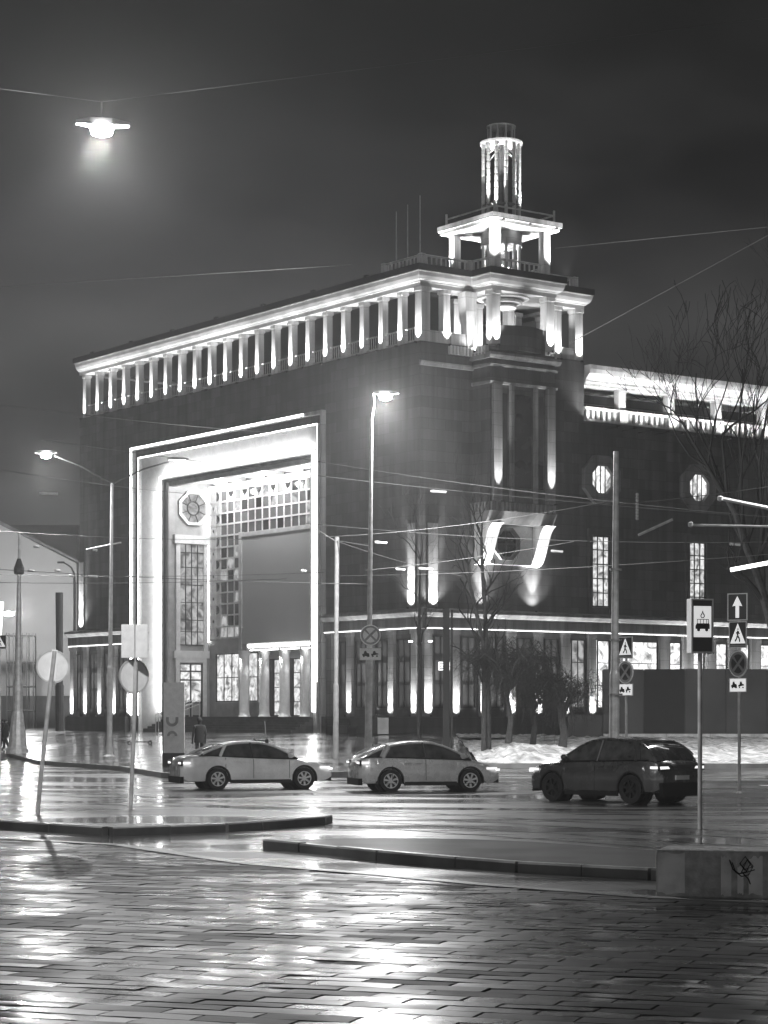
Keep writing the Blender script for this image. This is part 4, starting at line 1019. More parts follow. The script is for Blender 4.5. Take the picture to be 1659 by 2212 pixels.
# signs seen from behind, left foreground
b_ = gp(282, 1748, .05); Y = b_.y
e_ = empty('sign_post', b_); tag(e_, 'straight post carrying a rectangular and a round sign, seen from behind', 'post', 'sign posts')
top = at(295, 1349, Y)
W3(e_, MB().tube([b_, b_ + (top - b_) * .5 + Vector((.02, 0, 0)), top], .048, 10), 'pole', 'galvanised')
s_ = empty('square_sign_back', at(291, 1385, Y)); tag(s_, 'grey back of a square-cornered sign above a round one', 'road sign', 'signs seen from behind')
for i, (x, wd) in enumerate(((276, .30), (306, .27))):
    q = MB().box(-wd / 2, wd / 2, 0, .015, -.37, .37).build('panel', 'sign_back', s_, bevel=.01); q.location = at(x, 1385, Y - .1) - Vector(s_.location); q.rotation_euler = (0, 0, R(8 if i else -8))
q = MB().box(-.31, .31, .0, .03, .18, .2).box(-.31, .31, .0, .03, -.2, -.18).build('crossbar', 'galvanised', s_); q.location = (0, .02, 0)
s_ = empty('round_sign_back', at(289, 1461, Y)); tag(s_, 'plain grey back of a round sign on the straight post', 'road sign', 'signs seen from behind')
disc(s_, at(289, 1461, Y + .08), .385, R(38), 'sign_back', 'galvanised', name='disc')
b_ = gp(81, 1757, .05); Y = b_.y
e_ = empty('sign_post', b_); tag(e_, 'bent leaning post with one round sign, nearest the left edge', 'post', 'sign posts')
W3(e_, MB().tube([b_, at(92, 1640, Y), at(107, 1500, Y), at(118, 1406, Y)], .046, 10), 'pole', 'galvanised')
s_ = empty('round_sign_back', at(114, 1440, Y)); tag(s_, 'tilted pale back of a round sign on the leaning post', 'road sign', 'signs seen from behind')
q = disc(s_, at(114, 1440, Y + .08), .36, R(20), 'sign_back', 'galvanised', name='disc'); q.rotation_euler = (0, R(6), R(20))
MB().prism([(-.08, -.3), (.08, -.3), (.06, .36), (-.06, .36)], -.03, -.02, 'y').build('bracket', 'sign_white', q)
# sliver of a crossing sign and a lamp at the left edge
s_ = empty('crossing_sign', at(0, 1387, 80)); tag(s_, 'dark pedestrian crossing sign cut by the left edge of the view', 'road sign', 'pedestrian crossing signs')
plate(s_, at(-1, 1387, 80), .5, .52, R(0), 'sign_dark', border='sign_white', design=d_ped, name='panel')
W3(s_, MB().tube([Vector((at(-1, 0, 80).x, 80.06, -.1)), at(-1, 1375, 80) + Vector((0, .06, 0))], .04), 'pole', 'galvanised')
bl = empty('bracket_lamp', at(18, 1326, 174)); tag(bl, 'small glowing lamp in front of the pale wall at the left edge', 'lamp')
W3(bl, MB().lathe(at(18, 1326, 174), [(.15, -.2), (.42, -.1), (.42, .1), (.1, .2)], 14), 'globe', 'lamp_lens_soft')
point(bl, Vector((.9, 0, .2)), 5000, .3)
W3(bl, MB().tube([at(18, 1320, 174), at(-12, 1318, 174), Vector((at(-12, 0, 174).x, 174, .6))], .05), 'post', 'pole_dark')
bn = empty('lit_banner', at(3, 1330, 140)); tag(bn, 'narrow bright leaning banner at the very left edge', 'banner')
W3(bn, MB().prism([(at(-14, 0, 140).x, at(0, 1372, 140).z), (at(3, 0, 140).x, at(0, 1372, 140).z), (at(7, 0, 140).x, at(0, 1300, 140).z), (at(-14, 0, 140).x, at(0, 1300, 140).z)], 140, 140.06, 'y'), 'cloth', 'soft_glow')
W3(bn, MB().tube([Vector((at(-12, 0, 140).x, 140.1, .5)), at(-12, 1300, 140)], .06), 'pole', 'pole_dark')

vl = empty('street_lamp', (20.5, 98, .1)); tag(vl, 'unseen street lamp added beyond the right edge to light the verge', 'street lamp', 'street lamps')  # unseen lamp, added to brighten the verge
W3(vl, MB().tube([(20.5, 98, .1), (20.5, 98, 9.2)], [.1, .06], 10), 'pole', 'galvanised'); W3(vl, MB().tube([(20.5, 98, 9.2), (19.8, 98, 9.6), (18.6, 98, 9.7)], .04), 'arm', 'galvanised')
lamp_head(vl, (18.2, 98, 9.7), (-1, 0, 0), power=3400, halo=0)
# information pylon on the plaza
Y = 84.5; b_ = Vector((at(375, 0, Y).x, Y, hz(at(375, 0, Y).x, Y) - .02))
py = empty('information_pylon', b_); tag(py, 'plain grey information pylon standing before the portal left side', 'pylon')
tz = at(0, 1474, Y).z
W3(py, MB().box(at(353, 0, Y).x, at(398, 0, Y).x, Y - .01, Y + .25, b_.z + .55, tz), 'body', 'sign_back')
W3(py, MB().box(at(350.5, 0, Y).x, at(353, 0, Y).x, Y, Y + .26, b_.z, tz), 'side', 'sign_black')
W3(py, MB().box(at(353, 0, Y).x, at(398, 0, Y).x, Y + .01, Y + .24, b_.z, b_.z + .549), 'base', 'sign_black')
m = MB()
def arc_ring(cx_, cz_, r, a0, a1, t_, y):
    P_ = [(cx_ + r * math.cos(a0 + (a1 - a0) * i / 14), cz_ + r * math.sin(a0 + (a1 - a0) * i / 14)) for i in range(15)] + [(cx_ + (r - t_) * math.cos(a1 - (a1 - a0) * i / 14), cz_ + (r - t_) * math.sin(a1 - (a1 - a0) * i / 14)) for i in range(15)]
    m.prism(P_, y - .008, y, 'y')
cx_ = at(372, 0, Y).x
arc_ring(cx_, at(0, 1556, Y).z, .24, PI, 2 * PI, .11, Y - .011)
m.box(cx_ - .24, cx_ - .13, Y - .019, Y - .011, at(0, 1556, Y).z, at(0, 1549, Y).z).box(cx_ + .13, cx_ + .24, Y - .019, Y - .011, at(0, 1556, Y).z, at(0, 1549, Y).z)
arc_ring(cx_, at(0, 1590, Y).z, .2, 0, PI, .1, Y - .011)
W3(py, m, 'emblem', 'sign_mid')

# ------------------------------------------------------------------ granite block with pale patches, right foreground
gx0 = 3.18
gb = empty('stone_parapet', (gx0, 25.6, 0)); tag(gb, 'low stone parapet with pale patches and a scrawl, right foreground', 'parapet')
gn = Vector((6, -1.68, 0)).normalized(); gang = math.atan2(gn.y, gn.x)
gb.rotation_euler = (0, 0, gang)
o = MB().box(0, 9, 0, .85, -.02, .545).build('block', 'granite', gb, bevel=.025)
def patch(x0_, x1_, z0_, z1_):
    m = MB()
    rr = random.Random(int(x0_ * 100)); P_ = [(x0_ + (x1_ - x0_) * i / 6, z0_ + rr.uniform(0, .03)) for i in range(7)] + [(x1_ - (x1_ - x0_) * i / 6, z1_ - rr.uniform(0, .05)) for i in range(7)]
    m.prism(P_, -.004, -.0005, 'y').build('pale_patch', 'mottled_white', o)
patch(.02, .34, .02, .53); patch(.76, .88, .01, .50); patch(.95, 1.02, .03, .38); patch(1.08, 1.24, .03, .5); patch(1.3, 1.42, .03, .46); patch(1.8, 1.92, .08, .4); patch(2.2, 2.5, .05, .5)
m = MB(); pts = [(.86, .44), (.9, .33), (.97, .28), (1.05, .3), (1.1, .4), (1.04, .48), (.98, .4), (1.03, .33), (1.12, .36), (1.06, .44), (1.0, .3), (1.08, .22), (1.1, .16)]
m.tube([(x, -.008, z) for x, z in pts], .008, 5); m.tube([(x + .03, -.008, z - .03) for x, z in pts[:9]], .006, 5)
m.build('scrawl', 'sign_black', o)

# ------------------------------------------------------------------ cars
def car(name, label, loc, heading, L_=4.5, W_=1.8, kind='sedan', paint='paint_silver', H=1.46, r=.325, rim_='rim', group='cars on the wet road'):
    """x forward, y left; origin on the ground under the middle"""
    root = empty(name, loc, heading); tag(root, label, 'car', group)
    h = L_ / 2; wf, wr = h - .92, -h + (.92 if kind != 'sedan' else 1.12)
    hw = W_ / 2; k = H / 1.46
    if kind == 'sedan':
        topz = [(-h, .80), (-h + .12, .98), (-h + .5, 1.02), (-h + .95, 1.03), (-.3, .97), (.9, .93), (1.25, .92), (h - .45, .80), (h - .12, .66), (h, .52)]
        roof = [(-h + .55, 1.03), (-h + 1.05, 1.28), (-.75, 1.43), (-.1, 1.46), (.35, 1.42), (.85, 1.19), (1.28, .93)]
    elif kind == 'hatch':
        topz = [(-h, .85), (-h + .1, 1.0), (-h + .4, 1.03), (-.3, .99), (.8, .95), (1.2, .93), (h - .45, .82), (h - .12, .68), (h, .54)]
        roof = [(-h + .12, 1.0), (-h + .6, 1.28), (-.9, 1.44), (-.2, 1.48), (.3, 1.43), (.8, 1.2), (1.25, .94)]
    else:
        topz = [(-h, .95), (-h + .08, 1.06), (-h + .3, 1.12), (-.3, 1.08), (.7, 1.06), (1.0, 1.05), (h - .4, .97), (h - .1, .82), (h, .62)]
        roof = [(-h + .16, 1.1), (-h + .42, 1.42), (-h + .75, 1.60), (-.5, 1.66), (.2, 1.62), (.65, 1.38), (1.1, 1.06)]
    def interp(T, x):
        if x <= T[0][0]: return T[0][1]
        for (a, b), (c, d) in zip(T, T[1:]):
            if x <= c:
                t = (x - a) / (c - a); return b + (d - b) * t
        return T[-1][1]
    ra = r + .07
    xs = sorted(set([round(-h + L_ * i / 40, 4) for i in range(41)] + [round(w_ + ra * math.cos(PI * j / 12), 4) for w_ in (wf, wr) for j in range(13)]))
    vs = []; n = 11
    def halfw(x):
        t = abs(x) / h; return hw * (1 - .16 * max(0, (t - .72) / .28) ** 2 - .02 * t)
    for x in xs:
        w_ = min(.16, h - abs(x)); zt = sum(interp(topz, x + w_ * q / 4) for q in range(-4, 5)) / 9; wd = halfw(x)
        zb = (.25 if kind != 'suv' else .3) + (.1 * max(0, (abs(x) / h - .9) / .1))
        arch = 0
        for w_ in (wf, wr):
            d = ra * ra - (x - w_) ** 2
            if d > 0: arch = max(arch, r + math.sqrt(d))
            elif abs(d) < 1e-6: arch = max(arch, zb)
        sill = max(zb, arch); endf = min(1, (h - abs(x)) / .10) if h - abs(x) < .1 else 1
        wd *= (.93 + .07 * endf)
        side = [(0, zb), (wd * .8, zb), (wd * .8, sill if arch else zb + .01), (wd * (.97 if not arch else 1.0), sill + .015), (wd, sill + (zt - sill) * .3), (wd * 1.0, sill + (zt - sill) * .62), (wd * .985, sill + (zt - sill) * .66 ), (wd * .955, zt - .045), (wd * .90, zt - .005), (wd * .55, zt + .022), (0, zt + .032)]
        vs += [(x, y, z) for y, z in side]
    fs = []
    for i in range(len(xs) - 1):
        for j in range(n - 1): fs.append((i * n + j, i * n + j + 1, (i + 1) * n + j + 1, (i + 1) * n + j))
    nb_ = len(vs); V = vs + [(x, -y, z) for x, y, z in vs]
    FF = fs + [tuple(nb_ + q for q in f)[::-1] for f in fs]
    FF += [tuple(range(n)) + tuple(nb_ + q for q in range(n - 1, -1, -1))]
    e0 = (len(xs) - 1) * n; FF += [tuple(e0 + q for q in range(n)) + tuple(nb_ + e0 + q for q in range(n - 1, -1, -1))]
    body = MB().add(V, FF); me_o = body.build('body', paint, root)
    bm = bmesh.new(); bm.from_mesh(me_o.data); bmesh.ops.remove_doubles(bm, verts=bm.verts, dist=.0005); bmesh.ops.recalc_face_normals(bm, faces=bm.faces); bm.to_mesh(me_o.data); bm.free()
    for p in me_o.data.polygons: p.use_smooth = True
    me_o.data.set_sharp_from_angle(angle=R(38))
    # dark lower sills and bumpers
    m = MB()
    for s_ in (-1, 1): m.prism([(wr + ra, .19), (wf - ra, .19), (wf - ra, .3), (wr + ra, .3)], s_ * hw * .90, s_ * hw * .985, 'y')
    m.prism([(-hw * .8, .2), (hw * .8, .2), (hw * .84, .4 if kind != 'suv' else .55), (-hw * .84, .4 if kind != 'suv' else .55)], -h - .02, -h + .1, 'x').build('lower_trim', 'car_trim', root)
    MB().prism([(-hw * .72, .24), (hw * .72, .24), (hw * .66, .5), (-hw * .66, .5)], h - .06, h + .012, 'x').build('grille', 'car_trim', root)
    # greenhouse: dark glass with a painted roof and pillars
    x0_, x1_ = roof[0][0], roof[-1][0]; gx = [x0_ + (x1_ - x0_) * i / 28 for i in range(29)]
    gv = []; rv = []
    def zr(x):
        # smooth interpolation
        if x < roof[0][0] + .02 or x > roof[-1][0] - .02: return interp(roof, x)
        w_ = min(.3, x - roof[0][0], roof[-1][0] - x); return sum(interp(roof, x + w_ * q / 5) for q in range(-5, 6)) / 11
    for x in gx:
        zb = interp(topz, x) - .02; zt = max(zb + .01, zr(x)); t = (zt - zb) / .5; wb = halfw(x) * .93; wt = wb - .19 * min(1, t)
        gv += [(x, wb, zb), (x, (wb * .45 + wt * .55), zb + (zt - zb) * .55), (x, wt, zt - .035 * min(1, t)), (x, wt * .8, zt - .004), (x, 0, zt + .012)]
    gf = []
    q_ = 5
    for i in range(len(gx) - 1):
        for j in range(q_ - 1): gf.append((i * q_ + j, i * q_ + j + 1, (i + 1) * q_ + j + 1, (i + 1) * q_ + j))
    nb_ = len(gv); glass = MB().add(gv + [(x, -y, z) for x, y, z in gv], gf + [tuple(nb_ + q for q in f)[::-1] for f in gf]).build('windows', 'car_glass', root, smooth=True)
    # painted roof skin over the glass: only where the roof is high
    hi = [i for i, x in enumerate(gx) if zr(x) > max(p[1] for p in roof) - .13]
    rv = []; 
    for i in hi:
        for (x, y, z) in gv[i * q_ + 2:(i + 1) * q_]: rv.append((x, y * 1.012, z + .012))
    rf = []
    for i in range(len(hi) - 1):
        for j in range(2): rf.append((i * 3 + j, i * 3 + j + 1, (i + 1) * 3 + j + 1, (i + 1) * 3 + j))
    nb_ = len(rv); MB().add(rv + [(x, -y, z) for x, y, z in rv], rf + [tuple(nb_ + q for q in f)[::-1] for f in rf]).build('roof', paint, root, smooth=True)
    # pillars and window line
    m = MB(); mt = MB()
    def gpnt(x, f, s_):
        """on the side glass: f 0 belt, 1 roof"""
        zb = interp(topz, x) - .02; zt = max(zb + .01, zr(x)); t = (zt - zb) / .5; wb = halfw(x) * .93; wt = wb - .19 * min(1, t)
        z = zb + (zt - .035 * min(1, t) - zb) * f
        y = wb + (wb * .45 + wt * .55 - wb) * min(1, f / .55) if f < .55 else (wb * .45 + wt * .55) + (wt - (wb * .45 + wt * .55)) * (f - .55) / .45
        return Vector((x, s_ * (y + .008), z))
    for s_ in (-1, 1):
        # roof rail following the glass edge from rear to front
        m.tube([gpnt(x, 1, s_) for x in gx[1:-1]], .035, 6)
        bx = (-.15 if kind != 'suv' else -.2)
        mt.tube([gpnt(bx, 0, s_), gpnt(bx - .03, .5, s_), gpnt(bx - .06, 1, s_)], .035, 6)
        rx = x0_ + (x1_ - x0_) * (.24 if kind == 'sedan' else .2)
        m.tube([gpnt(rx - .1, 0, s_), gpnt(rx - .02, .5, s_), gpnt(rx + .1, 1, s_)], .05 if kind == 'sedan' else .09, 6)
        mt.tube([gpnt(x, 0, s_) + Vector((0, 0, .02)) for x in gx[2:-1]], .016, 6)
    m.build('pillars', paint, root, smooth=True); mt.build('window_trim', 'car_trim', root, smooth=True)
    # wheels
    for wx in (wf, wr):
        for s_ in (-1, 1):
            y1 = s_ * (hw - .015); y0 = s_ * (hw - .24)
            c_ = [(math.cos(a * PI / 14), math.sin(a * PI / 14)) for a in range(28)]
            wh = MB()
            for (ya, yb, ro, ri) in ((y0, y1, r, r * .66),):
                wh.ring([(wx + ro * c, r + ro * s) for c, s in c_], [(wx + ri * c, r + ri * s) for c, s in c_], min(ya, yb), max(ya, yb), 'y')
            whl = wh.build('wheel', 'tyre', root, bevel=.015)
            rm = MB().ring([(wx + r * .68 * c, r + r * .68 * s) for c, s in c_], [(wx + r * .60 * c, r + r * .60 * s) for c, s in c_], min(y1 - s_ * .04, y1 - s_ * .005), max(y1 - s_ * .04, y1 - s_ * .005), 'y')
            rm.prism([(wx + r * .13 * c, r + r * .13 * s) for c, s in c_], min(y1 - s_ * .05, y1 - s_ * .012), max(y1 - s_ * .05, y1 - s_ * .012), 'y')
            for k_ in range(7):
                a = 2 * PI * k_ / 7 + .3; d = Vector((math.cos(a), math.sin(a))); n_ = Vector((-d.y, d.x)); 
                P_ = [(wx + d.x * r * .1 + n_.x * r * .07, r + d.y * r * .1 + n_.y * r * .07), (wx + d.x * r * .62 + n_.x * r * .10, r + d.y * r * .62 + n_.y * r * .10), (wx + d.x * r * .62 - n_.x * r * .10, r + d.y * r * .62 - n_.y * r * .10), (wx + d.x * r * .1 - n_.x * r * .07, r + d.y * r * .1 - n_.y * r * .07)]
                rm.prism(P_, min(y1 - s_ * .055, y1 - s_ * .02), max(y1 - s_ * .055, y1 - s_ * .02), 'y')
            rm.build('rim', rim_, whl)
            MB().prism([(wx + r * .62 * c, r + r * .62 * s) for c, s in c_], min(y1 - s_ * .1, y1 - s_ * .12), max(y1 - s_ * .1, y1 - s_ * .12), 'y').build('brake_disc', 'rim_dark', whl)
            MB().ring([(wx + (ra + .012) * c, r + (ra + .012) * s) for c, s in c_ if s > -.3], [(wx + (ra - .03) * c, r + (ra - .03) * s) for c, s in c_ if s > -.3], min(y1 - s_ * .3, y1 + s_ * .0), max(y1 - s_ * .3, y1 + s_ * .0), 'y').build('wheel_arch', 'car_trim', root)
            # dark inner liner
            MB().prism([(wx + (ra + .0) * c, r + (ra + .0) * s) for c, s in c_], min(s_ * hw * .55, s_ * hw * .62), max(s_ * hw * .55, s_ * hw * .62), 'y').build('arch_liner', 'car_trim', root)
    # lamps
    tz = interp(topz, -h + .1)
    for s_ in (-1, 1):
        y_ = s_ * hw
        P_ = [(y_ * .52, tz - .17), (y_ * .9, tz - .18), (y_ * .92, tz - .11), (y_ * .58, tz - .11)]
        MB().prism([(y_ * .48, tz - .2), (y_ * .94, tz - .22), (y_ * .94, tz - .07), (y_ * .54, tz - .08)], -h - .010, -h + .05, 'x').build('lamp_housing', 'car_trim', root)
        MB().prism(P_, -h - .018, -h + .06, 'x').build('tail_lamp', 'tail_lamp', root)
        MB().box(-h + .05, -h + .27, min(y_ * .90, y_ * .972), max(y_ * .90, y_ * .972), tz - .17, tz - .11).build('tail_lamp', 'tail_lamp', root)
        hz_ = interp(topz, h - .12)
        MB().box(h - .42, h - .1, min(y_ * .84, y_ * .955), max(y_ * .84, y_ * .955), hz_ - .035, hz_ + .03).build('headlight', 'head_lamp', root)
        MB().prism([(y_ * .55, hz_ - .08), (y_ * .84, hz_ - .08), (y_ * .84, hz_ - .01), (y_ * .6, hz_ - .03)], h - .06, h + .016, 'x').build('headlight', 'head_lamp', root)
        # mirror, handles, door seams
        mx_ = x1_ - .28; MB().lathe((mx_, s_ * (hw + .06), interp(topz, mx_) + .02), [(.05, 0), (.09, .04), (.1, .1), (.05, .15)], 10).build('mirror', paint, root, smooth=True)
        g = MB()
        for dx in (-.15, x0_ + (x1_ - x0_) * .26, .98):
            zz = interp(topz, dx); w_ = halfw(dx)
            g.tube([(dx, s_ * w_ * 1.003, .34), (dx, s_ * w_ * 1.003, .3 + (zz - .3) * .62), (dx, s_ * w_ * .96, zz - .05)], .007, 4)
        g.build('door_seam', 'car_trim', root)
        g = MB()
        for dx in (-.35, .62 - .95 * 1.35): 
            zz = interp(topz, dx) - .14; g.box(dx - .1, dx + .1, s_ * halfw(dx) * .985 - .012, s_ * halfw(dx) * .985 + .022, zz - .015, zz + .015)
        g.build('door_handle', paint, root)
    MB().box(-h - .03, -h - .005, -.26, .26, tz - .36 if kind != 'suv' else tz - .45, tz - .25 if kind != 'suv' else tz - .34).build('number_plate', 'plate', root)
    MB().box(h - .01, h + .02, -.26, .26, .38, .49).build('number_plate', 'plate', root)
    return root
# positions: wheel contacts read on the road at -0.1
pa = gp(479, 1706, -.1); pb_ = gp(666, 1703, -.1)
def place(p_rear, p_front, L_, W_, side, kind):
    """near-side rear and front wheel contacts -> centre and heading; side = -1 if the near side is the car's right"""
    d = Vector((p_front.x - p_rear.x, p_front.y - p_rear.y)); return d
# silver sedan heading right and away
hd1 = R(19)
c1 = Vector((-4.08, 66.9, -.1))
car1 = car('sedan_car', 'light silver sedan heading right, with both right wheels in full view', c1, hd1, 4.75, 1.8, 'sedan', 'paint_pale', 1.46, .325)

# cars: grey hatch in the middle, dark crossover at the right, one half hidden between them
c2 = Vector((1.16, 64.8, -.1))
car2 = car('hatchback_car', 'grey hatchback with a dark arched glasshouse in the middle of the road', c2, R(14), 4.25, 1.8, 'hatch', 'paint_silver', 1.5, .33)
c3 = Vector((5.95, 56.6, -.1))
car3 = car('crossover_car', 'near-black crossover heading away to the left, its tail lamps glowing', c3, R(180 - 47), 4.5, 1.88, 'suv', 'paint_dark', 1.66, .37, 'rim_dark')
for cc in (car1, car2):
    spot(cc, (2.5, .6, .62), (1, 0, -.12), 15, 60, .5, .06); spot(cc, (2.5, -.6, .62), (1, 0, -.12), 15, 60, .5, .06)

# ------------------------------------------------------------------ people
def person(loc, yaw, H, label, stride=.12, coat=True, lean=0):
    root = empty('person', loc, yaw); tag(root, label, 'person'); k = H / 1.75
    J = {'pelvis': (0, 0, .95, .135), 'belly': (0, .0, 1.12, .13), 'chest': (0, lean * .5, 1.32, .15), 'neck': (0, lean, 1.49, .055), 'head0': (0, lean, 1.57, .08), 'head1': (0, lean, 1.68, .095), 'crown': (0, lean, 1.74, .05)}
    E_ = [('pelvis', 'belly'), ('belly', 'chest'), ('chest', 'neck'), ('neck', 'head0'), ('head0', 'head1'), ('head1', 'crown')]
    for s_, n_ in ((-1, 'l'), (1, 'r')):
        f = stride * s_
        J.update({n_ + 'sh': (.19 * s_, lean, 1.42, .07), n_ + 'el': (.25 * s_, -f * .5, 1.14, .05), n_ + 'wr': (.24 * s_, -f - .08, .90, .035), n_ + 'hand': (.24 * s_, -f - .1, .81, .032),
                  n_ + 'hip': (.10 * s_, 0, .90, .10), n_ + 'kn': (.11 * s_, f * .7 - .03, .50, .065), n_ + 'an': (.11 * s_, f * 1.3, .09, .045), n_ + 'toe': (.12 * s_, f * 1.3 - .17, .04, .035)})
        E_ += [('chest', n_ + 'sh'), (n_ + 'sh', n_ + 'el'), (n_ + 'el', n_ + 'wr'), (n_ + 'wr', n_ + 'hand'), ('pelvis', n_ + 'hip'), (n_ + 'hip', n_ + 'kn'), (n_ + 'kn', n_ + 'an'), (n_ + 'an', n_ + 'toe')]
        for q in range(4):
            J[n_ + 'f%d' % q] = (.24 * s_ + (q - 1.5) * .018, -f - .13, .74 - .012 * (1.5 - abs(q - 1.5)), .009); E_.append((n_ + 'hand', n_ + 'f%d' % q))
        J[n_ + 'th'] = (.24 * s_ - .035 * s_, -f - .15, .79, .01); E_.append((n_ + 'hand', n_ + 'th'))
    names = list(J)
    me = bpy.data.meshes.new('body'); me.from_pydata([Vector(J[q][:3]) * k for q in names], [(names.index(a), names.index(b)) for a, b in E_], [])
    o = bpy.data.objects.new('body', me); COL.objects.link(o); o.parent = root
    md = o.modifiers.new('skin', 'SKIN'); o.modifiers.new('sub', 'SUBSURF').levels = 1; o.modifiers['sub'].render_levels = 2
    for i, q in enumerate(names):
        me.skin_vertices[0].data[i].radius = (J[q][3] * k,) * 2; me.skin_vertices[0].data[i].use_root = (q == 'pelvis')
    me.materials.append(M['cloth_mid'])
    if coat:
        MB().lathe((0, 0, 0), [(.20 * k, .78 * k), (.205 * k, .9 * k), (.18 * k, 1.1 * k), (.2 * k, 1.3 * k), (.17 * k, 1.44 * k), (.07 * k, 1.5 * k)], 16).build('coat', 'cloth_dark', root, smooth=True).scale = (1.08, .78, 1)
    MB().lathe((0, lean * k, 0), [(.06 * k, 1.58 * k), (.105 * k, 1.64 * k), (.108 * k, 1.70 * k), (.08 * k, 1.76 * k), (.02 * k, 1.785 * k)], 12).build('hair', 'hair', root, smooth=True).location = (0, .015, 0)
    MB().lathe((0, (lean - .025) * k, 0), [(.05 * k, 1.555 * k), (.085 * k, 1.61 * k), (.09 * k, 1.66 * k), (.07 * k, 1.69 * k)], 12).add([(-.015, -.1, 1.62 * k), (.015, -.1, 1.62 * k), (0, -.135, 1.63 * k), (0, -.1, 1.67 * k)], [(0, 1, 2), (0, 2, 3), (1, 3, 2)]).build('face', 'skin', root, smooth=True)
    return root
def pl_(x, Y): q = at(x, 1600, Y); return Vector((q.x, Y, hz(q.x, Y)))
person(pl_(12, 121), R(70), 1.8, 'dark-clothed person walking near the left edge, the one beside the mast foot', .2)
person(pl_(5, 124), R(80), 1.72, 'dark-clothed person at the very left edge of the plaza', .15)
person(pl_(431, 88), R(200), 1.78, 'person in dark clothes standing just right of the grey pylon', .08)

# kick scooters
def scooter(loc, yaw, label):
    root = empty('kick_scooter', loc, yaw); tag(root, label, 'kick scooter', 'kick scooters on the plaza')
    MB().box(-.5, .45, -.08, .08, .14, .2).build('deck', 'dark_metal', root, bevel=.02)
    MB().tube([(.45, 0, .17), (.56, 0, .3), (.42, 0, 1.15)], .028).build('stem', 'pole_paint', root)
    MB().tube([(.42, -.25, 1.17), (.42, .25, 1.17)], .022).build('handlebar', 'rubber', root)
    for x in (-.55, .6): MB().ring([(x + .12 * math.cos(a * PI / 8), .12 + .12 * math.sin(a * PI / 8)) for a in range(16)], [(x + .05 * math.cos(a * PI / 8), .12 + .05 * math.sin(a * PI / 8)) for a in range(16)], -.03, .03, 'y').build('wheel', 'rubber', root)
    MB().tube([(-.45, 0, .2), (-.62, 0, .26)], .03).build('mudguard', 'dark_metal', root)
scooter(pl_(303, 118), R(172), 'parked kick scooter between the straight sign post and the pylon')
scooter(pl_(562, 112), R(60), 'kick scooter standing alone before the portal steps')

# bench and bin at the foot of the wall right of the portal
def at_hall(x, y, z): v = Matrix.Rotation(BR, 3, 'Z') @ Vector((x, y, z)); return v + Vector((2.08, 125, 0))
q = at_hall(-2.4, 4.4, 0); bz = hz(q.x, q.y)
bn_ = empty('street_bench', (q.x, q.y, bz), BR + PI / 2); tag(bn_, 'dark slatted bench at the wall foot between portal and corner', 'bench')
m = MB()
for i in range(4): m.box(-1.3, 1.3, -.25 + .13 * i, -.15 + .13 * i, .43, .47)
m.build('seat', 'bark', bn_)
m = MB()
for i in range(3): m.box(-1.3, 1.3, .26 + .03 * i, .29 + .03 * i, .55 + .13 * i, .65 + .13 * i)
m.build('backrest', 'bark', bn_)
for x in (-1.1, 1.1): MB().box(x - .04, x + .04, -.25, .3, 0, .43).box(x - .04, x + .04, .3, .35, .0, .93).build('leg', 'dark_metal', bn_)
q = at_hall(-2.2, .6, 0); lb = empty('litter_bin', (q.x, q.y, hz(q.x, q.y))); tag(lb, 'square dark litter bin at the corner of the theatre', 'litter bin')
MB().box(-.32, .32, -.32, .32, .05, 1.0).build('body', 'steel', lb, bevel=.02); MB().box(-.36, .36, -.36, .36, 1.08, 1.14).box(-.3, -.26, -.3, -.26, 1, 1.08).box(.26, .3, .26, .3, 1, 1.08).build('lid', 'dark_metal', lb)

# ------------------------------------------------------------------ bare trees
def limb(mb, p, d, L_, r, depth, rnd, up=.25, spread=.55, twist=.18, kids_=(2, 3), minr=.006, out=None):
    seg = 5; pts = [p.copy()]; rr = [r]; q = p.copy(); d = d.normalized()
    for i in range(seg):
        d = (d + Vector((rnd.gauss(0, twist), rnd.gauss(0, twist), rnd.gauss(0, twist) + up * .12))).normalized()
        q = q + d * L_ / seg; pts.append(q.copy()); rr.append(max(minr, r * (1 - .45 * (i + 1) / seg)))
    mb.tube(pts, rr, 6 if r > .05 else (4 if r > .02 else 3))
    if depth <= 0: return
    for k_ in range(rnd.randint(*kids_) + (1 if depth > 2 else 0)):
        i = rnd.randint(2, seg); a = rnd.uniform(0, 2 * PI)
        s = Vector((math.cos(a), math.sin(a), rnd.uniform(-.1, .7))) * spread
        limb(mb, pts[i], (d + s * 1.3 + Vector((0, 0, up))), L_ * rnd.uniform(.6, .82), rr[i] * rnd.uniform(.5, .72), depth - 1, rnd, up, spread, twist, kids_, minr)
def tree(name, label, base, trunk_pts, r0, L_, depth, seed, up=.25, spread=.55, kids_=(2, 3), twig='twig', cat='tree', group='bare trees', twist=.18):
    rnd = random.Random(seed); root = empty(name, base); tag(root, label, cat, group)
    n = len(trunk_pts); rr = [r0 * (1 - .5 * i / (n - 1)) for i in range(n)]
    W3(root, MB().tube(trunk_pts, rr, 9), 'trunk', 'bark')
    c = MB(); tp_ = [Vector(p) for p in trunk_pts]
    for i in range(1, n):
        dirn = (tp_[i] - tp_[i - 1]).normalized()
        for k_ in range(2 if i < n - 1 else 3):
            a = rnd.uniform(0, 2 * PI); s = Vector((math.cos(a), math.sin(a), rnd.uniform(.1, .8))) * spread
            limb(c, tp_[i], dirn + s * 1.2, L_ * rnd.uniform(.7, 1.1), rr[i] * .6, depth, rnd, up, spread, twist, kids_)
    W3(root, c, 'crown', twig); return root
